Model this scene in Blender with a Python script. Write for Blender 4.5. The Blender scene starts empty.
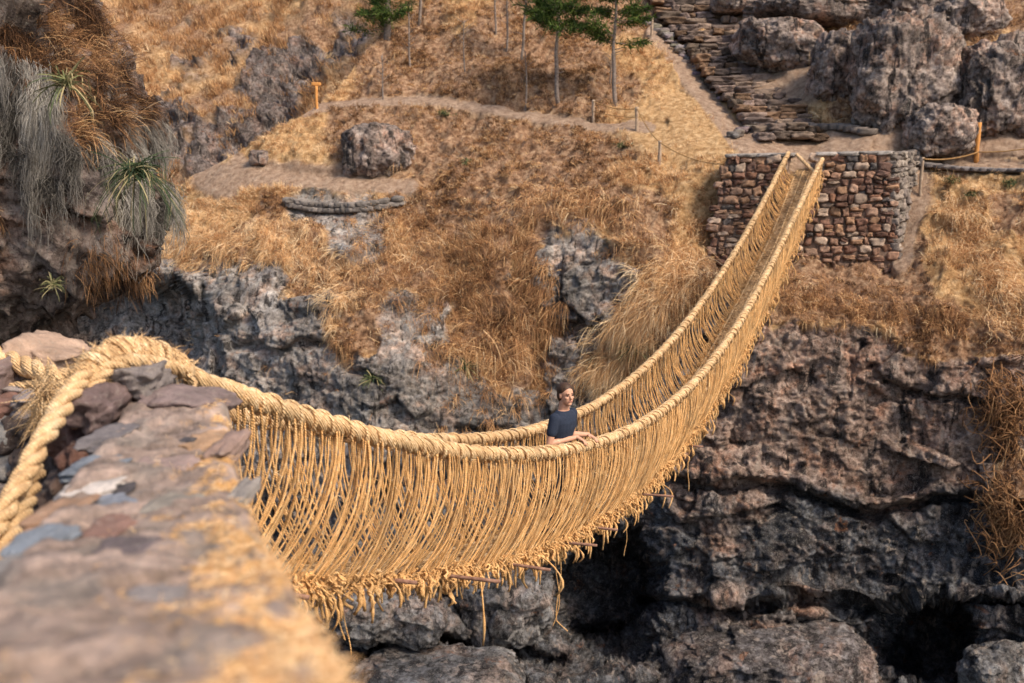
import bpy, math, random
import numpy as np
from mathutils import Vector

rng = np.random.default_rng(11)
random.seed(11)
scene = bpy.context.scene
COL = scene.collection

# ------------------------------------------------------------------ camera frame
FPX, CX, CY = 995.6, 512.0, 341.5
PITCH = math.atan((CY - 170.0) / FPX)
_f = np.array([0, math.cos(PITCH), -math.sin(PITCH)])
_u = np.array([0, math.sin(PITCH), math.cos(PITCH)])

def P(px, py, d):
    """world point seen in direction (px, py) lying d metres ahead (world y = d)"""
    px, py, d = np.broadcast_arrays(np.asarray(px, float), np.asarray(py, float), np.asarray(d, float))
    u = (px - CX) / FPX
    v = (CY - py) / FPX
    r = np.stack([u, _f[1] + v * _u[1], _f[2] + v * _u[2]], -1)
    return r * (d / r[..., 1])[..., None]

# ------------------------------------------------------------------ numpy noise
def _h(ix, iy, iz, seed):
    h = (ix.astype(np.uint32) * np.uint32(374761393) + iy.astype(np.uint32) * np.uint32(668265263)
         + iz.astype(np.uint32) * np.uint32(2147483647) + np.uint32((seed * 974634777) & 0xffffffff))
    h = (h ^ (h >> np.uint32(13))) * np.uint32(1274126177)
    h = h ^ (h >> np.uint32(16))
    h = h * np.uint32(2246822519)
    h = h ^ (h >> np.uint32(15))
    return (h & np.uint32(0xffffff)).astype(np.float32) / np.float32(0xffffff)

def vnoise(p, seed=0):
    p = np.asarray(p, np.float32)
    i = np.floor(p).astype(np.int64)
    f = p - i
    f = f * f * f * (f * (f * 6 - 15) + 10)
    out = 0
    for dx in (0, 1):
        wx = f[..., 0] if dx else 1 - f[..., 0]
        for dy in (0, 1):
            wy = f[..., 1] if dy else 1 - f[..., 1]
            for dz in (0, 1):
                wz = f[..., 2] if dz else 1 - f[..., 2]
                out = out + wx * wy * wz * _h(i[..., 0] + dx, i[..., 1] + dy, i[..., 2] + dz, seed)
    return out * 2 - 1

_R = np.array([[0.36, 0.48, -0.8], [-0.8, 0.60, 0.0], [0.48, 0.64, 0.6]])
def fbm(p, octaves=4, seed=0, gain=0.5, billow=False):
    p = np.asarray(p, float)
    a, s, out = 1.0, 0.0, 0
    for k in range(octaves):
        p = p @ _R.T
        n = vnoise(p, seed + k)
        out = out + a * (np.abs(n) * 2 - 0.6 if billow else n)
        s += a; a *= gain; p = p * 2.03 + 7.1
    return out / s

def worley(p, seed=0):
    p = np.asarray(p, np.float32)
    i = np.floor(p).astype(np.int64)
    f = p - i
    F1 = np.full(p.shape[:-1], 9.0, np.float32); F2 = F1.copy(); ID = F1 * 0
    for dx in (-1, 0, 1):
        for dy in (-1, 0, 1):
            for dz in (-1, 0, 1):
                a, b, c = i[..., 0] + dx, i[..., 1] + dy, i[..., 2] + dz
                qx = dx + _h(a, b, c, seed) - f[..., 0]
                qy = dy + _h(a, b, c, seed + 1) - f[..., 1]
                qz = dz + _h(a, b, c, seed + 2) - f[..., 2]
                d = np.sqrt(qx * qx + qy * qy + qz * qz)
                new = d < F1
                F2 = np.where(new, F1, np.minimum(F2, d))
                ID = np.where(new, _h(a, b, c, seed + 3), ID)
                F1 = np.where(new, d, F1)
    return F1, F2, ID

def facets(p, seed=0):
    """broken planar faces: every cell gets its own tilted plane; returns height and edge distance"""
    p = np.asarray(p, np.float32)
    i = np.floor(p).astype(np.int64); f = p - i
    F1 = np.full(p.shape[:-1], 9.0, np.float32); F2 = F1.copy(); H = F1 * 0
    for dx in (-1, 0, 1):
        for dy in (-1, 0, 1):
            for dz in (-1, 0, 1):
                a, b, c = i[..., 0] + dx, i[..., 1] + dy, i[..., 2] + dz
                qx = dx + _h(a, b, c, seed) - f[..., 0]; qy = dy + _h(a, b, c, seed + 1) - f[..., 1]; qz = dz + _h(a, b, c, seed + 2) - f[..., 2]
                d = np.sqrt(qx * qx + qy * qy + qz * qz)
                h = ((_h(a, b, c, seed + 3) - 0.5) * qx + (_h(a, b, c, seed + 4) - 0.5) * qy + (_h(a, b, c, seed + 5) - 0.5) * qz) * 1.6 + (_h(a, b, c, seed + 6) - 0.5) * 0.7
                new = d < F1
                F2 = np.where(new, F1, np.minimum(F2, d)); H = np.where(new, h, H); F1 = np.where(new, d, F1)
    return H, F2 - F1

def sstep(a, b, x):
    t = np.clip((x - a) / (b - a), 0, 1)
    return t * t * (3 - 2 * t)

def unit(v):
    return v / np.maximum(np.linalg.norm(v, axis=-1, keepdims=True), 1e-9)

# ------------------------------------------------------------------ objects
def tag(o, label=None, cat=None, group=None, kind=None):
    if label: o['label'] = label
    if cat: o['category'] = cat
    if group: o['group'] = group
    if kind: o['kind'] = kind
    return o

def empty(name, loc, label, cat, group=None):
    o = bpy.data.objects.new(name, None)
    o.empty_display_size = 0.2
    o.location = [float(c) for c in loc]
    COL.objects.link(o)
    return tag(o, label, cat, group)

class MB:
    """collects geometry (world coordinates) for ONE mesh object"""
    def __init__(s):
        s.v = []; s.q = []; s.t = []; s.n = 0; s.at = []
    def add(s, V, Q=None, T=None, at=None):
        V = np.asarray(V, float).reshape(-1, 3)
        s.v.append(V)
        if Q is not None and len(Q): s.q.append(np.asarray(Q, np.int64).reshape(-1, 4) + s.n)
        if T is not None and len(T): s.t.append(np.asarray(T, np.int64).reshape(-1, 3) + s.n)
        if at is None: at = np.zeros((len(V), 4))
        at = np.broadcast_to(np.asarray(at, float), (len(V), 4))
        s.at.append(at)
        s.n += len(V)
        return s
    def build(s, name, mat, parent=None, smooth=True, extra=None, origin=None):
        V = np.concatenate(s.v)
        if parent is not None:
            org = np.array(world_loc(parent))
        elif origin is not None:
            org = np.asarray(origin, float)
        else:
            org = np.zeros(3)
        V = V - org
        Q = np.concatenate(s.q) if s.q else np.zeros((0, 4), np.int64)
        T = np.concatenate(s.t) if s.t else np.zeros((0, 3), np.int64)
        me = bpy.data.meshes.new(name)
        me.vertices.add(len(V)); me.vertices.foreach_set('co', V.astype(np.float32).ravel())
        nl = Q.size + T.size
        me.loops.add(nl)
        me.loops.foreach_set('vertex_index', np.concatenate([Q.ravel(), T.ravel()]).astype(np.int32))
        npoly = len(Q) + len(T)
        me.polygons.add(npoly)
        ls = np.concatenate([np.arange(len(Q)) * 4, Q.size + np.arange(len(T)) * 3]).astype(np.int32)
        me.polygons.foreach_set('loop_start', ls)
        me.polygons.foreach_set('use_smooth', np.full(npoly, smooth))
        a = me.attributes.new('col', 'FLOAT_COLOR', 'POINT')
        a.data.foreach_set('color', np.concatenate(s.at).astype(np.float32).ravel())
        for k, x in (extra or {}).items():
            a = me.attributes.new(k, 'FLOAT', 'POINT')
            a.data.foreach_set('value', np.asarray(x, np.float32).ravel())
        me.update(calc_edges=True)
        me.validate()
        o = bpy.data.objects.new(name, me)
        o.location = (0, 0, 0) if parent is not None else [float(c) for c in org]
        COL.objects.link(o)
        if parent is not None: o.parent = parent
        if mat: me.materials.append(mat)
        return o

def world_loc(o):
    v = Vector(o.location)
    while o.parent:
        o = o.parent
        v = v + Vector(o.location)
    return v

def grid_faces(nv, nu, wrap_u=False, off=0):
    i = np.arange(nv - 1)[:, None]
    j = np.arange(nu if wrap_u else nu - 1)[None, :]
    j2 = (j + 1) % nu
    return np.stack([i * nu + j, i * nu + j2, (i + 1) * nu + j2, (i + 1) * nu + j], -1).reshape(-1, 4) + off

def tubes(mb, Pts, R, sides=6, at=None, ref=(0.31, 0.87, 0.17), cap=True):
    """Pts (k,n,3), R scalar/(k,n): k tubes at once"""
    Pts = np.asarray(Pts, float)
    if Pts.ndim == 2: Pts = Pts[None]
    k, n, _ = Pts.shape
    R = np.broadcast_to(np.asarray(R, float), (k, n))
    T = unit(np.gradient(Pts, axis=1))
    ref = np.broadcast_to(np.asarray(ref, float), T.shape)
    N = unit(np.cross(T, ref)); B = np.cross(T, N)
    a = np.arange(sides) * 2 * math.pi / sides
    V = (Pts[:, :, None] + R[:, :, None, None] * (N[:, :, None] * np.cos(a)[:, None] + B[:, :, None] * np.sin(a)[:, None]))
    base = grid_faces(n, sides, True)
    Q = (base[None] + (np.arange(k) * n * sides)[:, None, None]).reshape(-1, 4)
    if at is not None:
        at = np.broadcast_to(np.asarray(at, float).reshape(-1, 1, 1, 4), (k, n, sides, 4)).reshape(-1, 4)
    V = V.reshape(-1, 3)
    if cap:
        # tiny fans closing the ends
        c0 = Pts[:, 0]; c1 = Pts[:, -1]
        nb = len(V)
        V = np.concatenate([V, c0, c1])
        if at is not None:
            at = np.concatenate([at, at[::n * sides], at[::n * sides]])
        kk = np.arange(k)[:, None]; s = np.arange(sides)[None]
        f0 = np.stack([kk * n * sides + (s + 1) % sides, kk * n * sides + s, np.broadcast_to(nb + kk, (k, sides))], -1)
        e = kk * n * sides + (n - 1) * sides
        f1 = np.stack([e + s, e + (s + 1) % sides, np.broadcast_to(nb + k + kk, (k, sides))], -1)
        mb.add(V, Q, np.concatenate([f0.reshape(-1, 3), f1.reshape(-1, 3)]), at)
    else:
        mb.add(V, Q, None, at)

def resample(pts, step=None, n=None):
    pts = np.asarray(pts, float)
    # Catmull-Rom densify then arc-length resample
    p = np.concatenate([[2 * pts[0] - pts[1]], pts, [2 * pts[-1] - pts[-2]]])
    out = []
    t = np.linspace(0, 1, 24, endpoint=False)[:, None]
    for i in range(1, len(p) - 2):
        a, b, c, d = p[i - 1], p[i], p[i + 1], p[i + 2]
        out.append(0.5 * (2 * b + (c - a) * t + (2 * a - 5 * b + 4 * c - d) * t ** 2 + (3 * b - a - 3 * c + d) * t ** 3))
    out = np.concatenate(out + [pts[-1:]])
    s = np.concatenate([[0], np.cumsum(np.linalg.norm(np.diff(out, axis=0), axis=1))])
    if n is None: n = max(int(s[-1] / step), 3)
    q = np.linspace(0, s[-1], n)
    return np.stack([np.interp(q, s, out[:, i]) for i in range(3)], -1), s[-1]

def rope(mb, pts, R, pitch, strands=3, sides=8, seed=0, step=None, at=None, wob=0.0):
    step = step or pitch / 12
    C, Ls = resample(pts, step)
    n = len(C)
    s = np.linspace(0, Ls, n)
    T = unit(np.gradient(C, axis=0))
    ref = np.array([0.2, -0.3, 1.0])
    N = unit(np.cross(T, ref)); B = np.cross(T, N)
    if callable(R): R = R(C)[:, None] * np.ones(1) if False else R(C)
    jit = 1 + wob * vnoise(np.stack([s * 3.1, s * 0 + seed, s * 0], -1), seed)
    for k in range(strands):
        ph = 2 * math.pi * (s / pitch + k / strands) + 0.5 * vnoise(np.stack([s * 1.3, s * 0, s * 0 + k], -1), seed + 9)
        r0 = 0.56 * R * jit
        pts_k = C + (N * np.cos(ph)[:, None] + B * np.sin(ph)[:, None]) * r0[:, None]
        rr = R * (0.58 if strands == 3 else 0.66) * jit * (1 + 0.10 * vnoise(np.stack([s * 9, s * 0 + k, s * 0], -1), seed + 3))
        tubes(mb, pts_k[None], rr[None], sides, at, ref=(0.2, -0.3, 1.0))
    return C

def blades(mb, B, Dr, Ln, droop, W, tone, segs=2):
    """thin tapering grass blades; tone (k,4)"""
    k = len(B)
    g = np.array([0, 0, -1.0])
    rnd = rng.normal(size=(k, 3))
    S = unit(np.cross(Dr, rnd)) * (W * 0.5)[:, None]
    vs = []
    for i in range(segs):
        f = i / segs
        c = B + Dr * (Ln * f)[:, None] + g * (Ln * droop * f * f)[:, None]
        w = 1 - 0.35 * f
        vs += [c - S * w, c + S * w]
    tip = B + Dr * (Ln * (1 - 0.25 * droop))[:, None] + g * (Ln * droop)[:, None]
    vs.append(tip)
    V = np.stack(vs, 1)
    m = V.shape[1]
    o = (np.arange(k) * m)[:, None]
    Q = np.concatenate([np.array([[2 * i, 2 * i + 1, 2 * i + 3, 2 * i + 2]]) + o for i in range(segs - 1)]) if segs > 1 else None
    T = np.array([[2 * segs - 2, 2 * segs - 1, 2 * segs]]) + o
    mb.add(V.reshape(-1, 3), Q, T, np.repeat(tone, m, 0))

def cube_sphere(n):
    """unit cube-sphere points (not shared across faces but welded by rounding)"""
    a = np.linspace(-1, 1, n)
    u, v = np.meshgrid(a, a)
    o = np.ones_like(u)
    fs = [np.stack(c, -1) for c in ((u, v, o), (v, u, -o), (o, u, v), (-o, v, u), (v, o, u), (u, -o, v))]
    V = np.concatenate([f.reshape(-1, 3) for f in fs])
    Q = np.concatenate([grid_faces(n, n, off=i * n * n) for i in range(6)])
    key = np.round(V * 10000).astype(np.int64)
    _, idx, inv = np.unique(key, axis=0, return_index=True, return_inverse=True)
    return V[idx], inv.reshape(-1)[Q]

_CS = {}
def cs(n):
    if n not in _CS: _CS[n] = cube_sphere(n)
    return _CS[n]

def stone(mb, c, size, axes=None, n=7, seed=0, rough=0.12, col=(0.2, 0.2, 0.2, 1), power=4.0):
    """one irregular block of stone: superellipsoid with fractal dents"""
    V, Q = cs(n)
    r = (np.abs(V) ** power).sum(1) ** (1 / power)
    S = V / r[:, None]
    S = S * (1 + rough * (fbm(S * 1.3 + seed * 3.7, 3, seed) * 1.5 + 0.9 * fbm(S * 3.1 + seed, 3, seed + 5))[:, None])
    S = S + rough * 0.7 * np.stack([vnoise(S * 0.9 + seed + 31 * k, seed + k) for k in range(3)], -1)
    S = S * np.asarray(size)
    if axes is not None: S = S @ np.asarray(axes)
    mb.add(S + np.asarray(c), Q, None, col)

# ------------------------------------------------------------------ material helper
class NT:
    def __init__(s, name):
        s.m = bpy.data.materials.new(name); s.m.use_nodes = True
        s.t = s.m.node_tree; s.t.nodes.clear()
        s.out = s.t.nodes.new('ShaderNodeOutputMaterial')
        s._co = None
    def n(s, typ, **kw):
        nd = s.t.nodes.new(typ)
        for k, v in kw.items(): setattr(nd, k, v)
        return nd
    def put(s, sock, val):
        if isinstance(val, bpy.types.NodeSocket): s.t.links.new(val, sock)
        elif isinstance(val, (tuple, list)):
            val = tuple(val)
            if len(sock.default_value) == 4 and len(val) == 3: val = val + (1,)
            sock.default_value = val
        else: sock.default_value = val
    def co(s, scale=(1, 1, 1), warp=None):
        if s._co is None: s._co = s.n('ShaderNodeTexCoord').outputs['Object']
        v = s._co
        if scale != (1, 1, 1):
            mp = s.n('ShaderNodeMapping'); s.put(mp.inputs['Vector'], v); mp.inputs['Scale'].default_value = scale
            v = mp.outputs['Vector']
        return v
    def noise(s, scale, detail=4, rough=0.55, vec=None, dist=0.0):
        nd = s.n('ShaderNodeTexNoise')
        s.put(nd.inputs['Vector'], vec or s.co())
        nd.inputs['Scale'].default_value = scale; nd.inputs['Detail'].default_value = detail
        nd.inputs['Roughness'].default_value = rough; nd.inputs['Distortion'].default_value = dist
        return nd.outputs['Fac']
    def voro(s, scale, vec=None, feature='F1', out='Distance'):
        nd = s.n('ShaderNodeTexVoronoi', feature=feature)
        s.put(nd.inputs['Vector'], vec or s.co()); nd.inputs['Scale'].default_value = scale
        return nd.outputs[out]
    def ramp(s, fac, stops):
        nd = s.n('ShaderNodeValToRGB'); s.put(nd.inputs['Fac'], fac)
        el = nd.color_ramp.elements
        while len(el) < len(stops): el.new(0.5)
        for e, (p, c) in zip(el, stops):
            e.position = p
            e.color = (c, c, c, 1) if isinstance(c, (int, float)) else tuple(c) + (1,)
        return nd.outputs['Color']
    def math(s, op, a, b=0.5, clamp=False):
        nd = s.n('ShaderNodeMath', operation=op, use_clamp=clamp)
        s.put(nd.inputs[0], a); s.put(nd.inputs[1], b)
        return nd.outputs[0]
    def mix(s, fac, a, b, mode='MIX'):
        nd = s.n('ShaderNodeMix', data_type='RGBA', blend_type=mode)
        s.put(nd.inputs['Factor'], fac); s.put(nd.inputs['A'], a) if False else None
        s.put(nd.inputs[6], a); s.put(nd.inputs[7], b)
        return nd.outputs[2]
    def attr(s, name, out='Fac'):
        nd = s.n('ShaderNodeAttribute', attribute_name=name)
        return nd.outputs[out]
    def sep(s, c):
        nd = s.n('ShaderNodeSeparateColor'); s.put(nd.inputs[0], c)
        return nd.outputs
    def bump(s, h, strength=0.5, dist=0.05):
        nd = s.n('ShaderNodeBump'); s.put(nd.inputs['Height'], h)
        nd.inputs['Strength'].default_value = strength; nd.inputs['Distance'].default_value = dist
        return nd.outputs['Normal']
    def finish(s, color, rough=0.85, normal=None, spec=0.3, translucent=0.0):
        b = s.n('ShaderNodeBsdfPrincipled')
        s.put(b.inputs['Base Color'], color); s.put(b.inputs['Roughness'], rough)
        b.inputs['Specular IOR Level'].default_value = spec
        if normal is not None: s.put(b.inputs['Normal'], normal)
        sh = b.outputs[0]
        if translucent:
            tr = s.n('ShaderNodeBsdfTranslucent'); s.put(tr.inputs['Color'], color)
            mx = s.n('ShaderNodeMixShader'); mx.inputs[0].default_value = translucent
            s.t.links.new(sh, mx.inputs[1]); s.t.links.new(tr.outputs[0], mx.inputs[2]); sh = mx.outputs[0]
        s.t.links.new(sh, s.out.inputs['Surface'])
        return s.m

def rock_color(t, warm, blue):
    """grey lichened rock, shifted to warm brown / blue-black by the masks"""
    st = t.co((1.5, 1.5, 0.30))
    big = t.noise(0.55, 4, 0.6); n2 = t.noise(2.3, 9, 0.72, dist=0.6); n3 = t.noise(9, 7, 0.72); n5 = t.noise(30, 4, 0.65)
    hue = t.noise(1.1, 6, 0.68, dist=0.8)
    v = t.math('ADD', t.math('MULTIPLY', n2, 0.60), t.math('MULTIPLY', n3, 0.40))
    grey = t.ramp(v, [(0.37, (0.030, 0.026, 0.025)), (0.43, (0.155, 0.137, 0.125)), (0.50, (0.32, 0.29, 0.265)), (0.60, (0.52, 0.48, 0.44))])
    brown = t.ramp(v, [(0.37, (0.020, 0.013, 0.011)), (0.43, (0.120, 0.080, 0.064)), (0.50, (0.27, 0.185, 0.146)), (0.60, (0.48, 0.36, 0.295))])
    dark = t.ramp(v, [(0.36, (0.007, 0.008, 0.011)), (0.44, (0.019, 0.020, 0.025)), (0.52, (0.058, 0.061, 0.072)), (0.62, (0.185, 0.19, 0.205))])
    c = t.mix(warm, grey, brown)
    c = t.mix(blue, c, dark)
    # patches of another rock: reddish brown and blue grey
    c = t.mix(t.ramp(hue, [(0.50, 0.0), (0.62, 0.45)]), c, t.mix(1.0, c, (1.35, 0.84, 0.56), 'MULTIPLY'))
    c = t.mix(t.ramp(hue, [(0.36, 0.5), (0.46, 0.0)]), c, t.mix(1.0, c, (0.82, 0.88, 0.98), 'MULTIPLY'))
    c = t.mix(1.0, c, t.ramp(big, [(0.35, 0.60), (0.5, 1.0), (0.65, 1.45)]), 'MULTIPLY')
    # mineral streaks running down the face, black and pale
    n4 = t.noise(1.9, 5, 0.62, st, 0.5)
    c = t.mix(t.ramp(n4, [(0.56, 0.0), (0.61, 0.85)]), c, (0.022, 0.018, 0.019))
    c = t.mix(t.ramp(t.noise(2.4, 6, 0.66, t.co((1.5, 1.5, 0.30)), 0.4), [(0.58, 0.0), (0.63, 0.6)]), c, (0.40, 0.32, 0.265))
    # lichen speckle and pits
    c = t.mix(t.ramp(n5, [(0.57, 0.0), (0.64, 0.42)]), c, (0.40, 0.37, 0.31))
    c = t.mix(t.ramp(n5, [(0.36, 0.6), (0.43, 0.0)]), c, (0.016, 0.014, 0.015))
    c = t.mix(t.math('MULTIPLY', t.ramp(t.noise(1.5, 6, 0.7, dist=0.7), [(0.60, 0.0), (0.68, 0.8)]), t.ramp(n3, [(0.4, 0.2), (0.6, 0.9)])), c, (0.26, 0.095, 0.032))
    h = t.math('ADD', t.math('MULTIPLY', t.noise(5, 10, 0.76), 1.5), t.math('MULTIPLY', t.ramp(n3, [(0.36, 0.0), (0.44, 1.0)]), 0.30))
    return c, h

def make_terrain_mat():
    t = NT('hillside_ground')
    m = t.attr('col', 'Color'); ch = t.sep(m)          # R grass, G brush, B dirt
    rock = t.attr('rock'); warm = t.attr('warm'); blue = t.attr('blue')
    rc, rh = rock_color(t, warm, blue)
    n1 = t.noise(0.7, 5, 0.6); n2 = t.noise(5, 6, 0.7); n3 = t.noise(24, 4, 0.7)
    gold = t.ramp(n2, [(0.28, (0.22, 0.115, 0.05)), (0.47, (0.50, 0.295, 0.135)), (0.68, (0.76, 0.52, 0.29))])
    brush = t.ramp(n2, [(0.30, (0.065, 0.034, 0.021)), (0.46, (0.28, 0.155, 0.090)), (0.66, (0.54, 0.36, 0.225))])
    dirt = t.ramp(n2, [(0.28, (0.20, 0.125, 0.083)), (0.48, (0.36, 0.24, 0.165)), (0.70, (0.52, 0.38, 0.28))])
    c = t.mix(t.math('MULTIPLY', ch[1], 1.0), gold, brush)
    c = t.mix(t.math('MULTIPLY', t.ramp(n3, [(0.55, 0.0), (0.7, 0.6)]), 1.0), c, (0.09, 0.055, 0.032))
    c = t.mix(ch[2], c, dirt)
    c = t.mix(rock, c, rc)
    h = t.math('ADD', t.math('MULTIPLY', n3, 0.25), t.math('MULTIPLY', rh, 1.0))
    return t.finish(c, 0.92, t.bump(h, 0.9, 0.14), 0.15)

def make_rock_mat(name, warm, blue):
    t = NT(name)
    c, h = rock_color(t, warm, blue)
    return t.finish(c, 0.9, t.bump(h, 0.9, 0.12), 0.2)

def make_stone_mat(name, mult=1.0):
    t = NT(name)
    col = t.attr('col', 'Color')
    n2 = t.noise(6, 6, 0.7); n3 = t.noise(30, 5, 0.7)
    c = t.mix(1.0, col, t.ramp(n2, [(0.25, 0.45), (0.5, 0.95), (0.75, 1.5)]), 'MULTIPLY')
    c = t.mix(t.math('MULTIPLY', t.ramp(n3, [(0.55, 0.0), (0.68, 0.8)]), 0.4), c, (0.34, 0.30, 0.25))
    h = t.math('ADD', n2, t.math('MULTIPLY', n3, 0.5))
    return t.finish(c, 0.88, t.bump(h, 0.7, 0.05), 0.25)

def make_rope_mat(name, a, b, c3, scale=1.0, trans=0.0):
    t = NT(name)
    tone = t.sep(t.attr('col', 'Color'))[0]
    n = t.noise(55 * scale, 4, 0.7); n2 = t.noise(7 * scale, 4, 0.6)
    f = t.math('ADD', t.math('MULTIPLY', n, 0.55), t.math('MULTIPLY', n2, 0.45))
    c = t.ramp(f, [(0.30, a), (0.5, b), (0.68, c3)])
    c = t.mix(1.0, c, t.ramp(tone, [(0.0, 0.55), (0.5, 1.0), (1.0, 1.35)]), 'MULTIPLY')
    # weathered greyish lengths
    c = t.mix(t.ramp(t.noise(1.7, 5, 0.65), [(0.50, 0.0), (0.66, 0.45)]), c, (0.34, 0.235, 0.13))
    w = t.n('ShaderNodeTexWave', wave_type='BANDS', bands_direction='DIAGONAL'); t.put(w.inputs['Vector'], t.co())
    w.inputs['Scale'].default_value = 26 * scale; w.inputs['Distortion'].default_value = 3; w.inputs['Detail'].default_value = 2
    h = t.math('ADD', n, t.math('MULTIPLY', w.outputs['Fac'], 0.6))
    return t.finish(c, 0.8, t.bump(h, 0.8, 0.015), 0.25, trans)

def make_blade_mat(name, stops, trans=0.25):
    t = NT(name)
    tone = t.sep(t.attr('col', 'Color'))[0]
    c = t.ramp(tone, stops)
    return t.finish(c, 0.75, None, 0.2, trans)

def make_plain(name, a, b, scale=8, rough=0.8, bumpd=0.01, spec=0.3):
    t = NT(name)
    n = t.noise(scale, 5, 0.6)
    return t.finish(t.ramp(n, [(0.3, a), (0.7, b)]), rough, t.bump(n, 0.5, bumpd), spec)

M = {}
M['terrain'] = make_terrain_mat()
M['rock'] = make_rock_mat('lichen_rock', 0.70, 0.05)
M['rock_blue'] = make_rock_mat('dark_basalt', 0.05, 0.60)
M['rock_brown'] = make_rock_mat('brown_rock', 0.8, 0.2)
M['stone'] = make_stone_mat('masonry_stone')
M['rope'] = make_rope_mat('straw_rope', (0.31, 0.170, 0.078), (0.63, 0.405, 0.205), (0.88, 0.68, 0.44))
M['net'] = make_rope_mat('straw_cord', (0.34, 0.160, 0.054), (0.74, 0.41, 0.160), (0.92, 0.64, 0.34), 1.3)
M['deck'] = make_rope_mat('trodden_brush_mat', (0.22, 0.135, 0.075), (0.54, 0.34, 0.17), (0.76, 0.53, 0.29), 0.5)
M['grass'] = make_blade_mat('dry_grass', [(0.0, (0.045, 0.023, 0.013)), (0.25, (0.16, 0.077, 0.037)), (0.5, (0.45, 0.235, 0.108)), (0.75, (0.72, 0.445, 0.215)), (1.0, (0.88, 0.68, 0.43))])
M['moss'] = make_blade_mat('grey_moss', [(0.0, (0.04, 0.035, 0.030)), (0.5, (0.19, 0.17, 0.15)), (1.0, (0.46, 0.42, 0.37))], 0.2)
M['leaf'] = make_blade_mat('spiky_leaf', [(0.0, (0.012, 0.024, 0.014)), (0.5, (0.05, 0.075, 0.03)), (0.8, (0.17, 0.17, 0.07)), (1.0, (0.42, 0.33, 0.18))], 0.15)
M['needle'] = make_blade_mat('pine_needle', [(0.0, (0.012, 0.025, 0.008)), (0.5, (0.05, 0.085, 0.018)), (1.0, (0.15, 0.20, 0.04))], 0.3)
M['bark'] = make_plain('pine_bark', (0.10, 0.07, 0.055), (0.30, 0.24, 0.20), 14)
M['post'] = make_plain('weathered_post', (0.22, 0.15, 0.10), (0.44, 0.33, 0.24), 12)
M['post_orange'] = make_plain('orange_post', (0.48, 0.20, 0.05), (0.62, 0.29, 0.09), 12)
M['stick'] = make_plain('peeled_stick', (0.13, 0.060, 0.040), (0.30, 0.17, 0.12), 20)
M['mortar'] = make_plain('earth_mortar', (0.07, 0.042, 0.030), (0.20, 0.130, 0.095), 9, 0.95, 0.05)
M['skin'] = make_plain('skin', (0.46, 0.235, 0.150), (0.54, 0.290, 0.190), 30, 0.55, 0.001)
M['shirt'] = make_plain('navy_cotton', (0.012, 0.017, 0.032), (0.020, 0.028, 0.050), 60, 0.9, 0.002)
M['jeans'] = make_plain('dark_denim', (0.009, 0.011, 0.020), (0.018, 0.022, 0.036), 60, 0.9, 0.002)
M['hair'] = make_plain('brown_hair', (0.022, 0.011, 0.006), (0.080, 0.040, 0.021), 70, 0.6, 0.004)
M['eye'] = make_plain('eye', (0.02, 0.012, 0.01), (0.03, 0.02, 0.015), 5, 0.3)
M['lip'] = make_plain('lip', (0.34, 0.13, 0.10), (0.38, 0.15, 0.12), 30, 0.5, 0.001)
M['water'] = make_plain('river_water', (0.02, 0.03, 0.03), (0.03, 0.04, 0.045), 2, 0.15, 0.03, 0.5)

def tone(k, lo, hi):
    a = np.zeros((k, 4)); a[:, 0] = rng.uniform(lo, hi, k); a[:, 3] = 1
    return a

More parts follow.
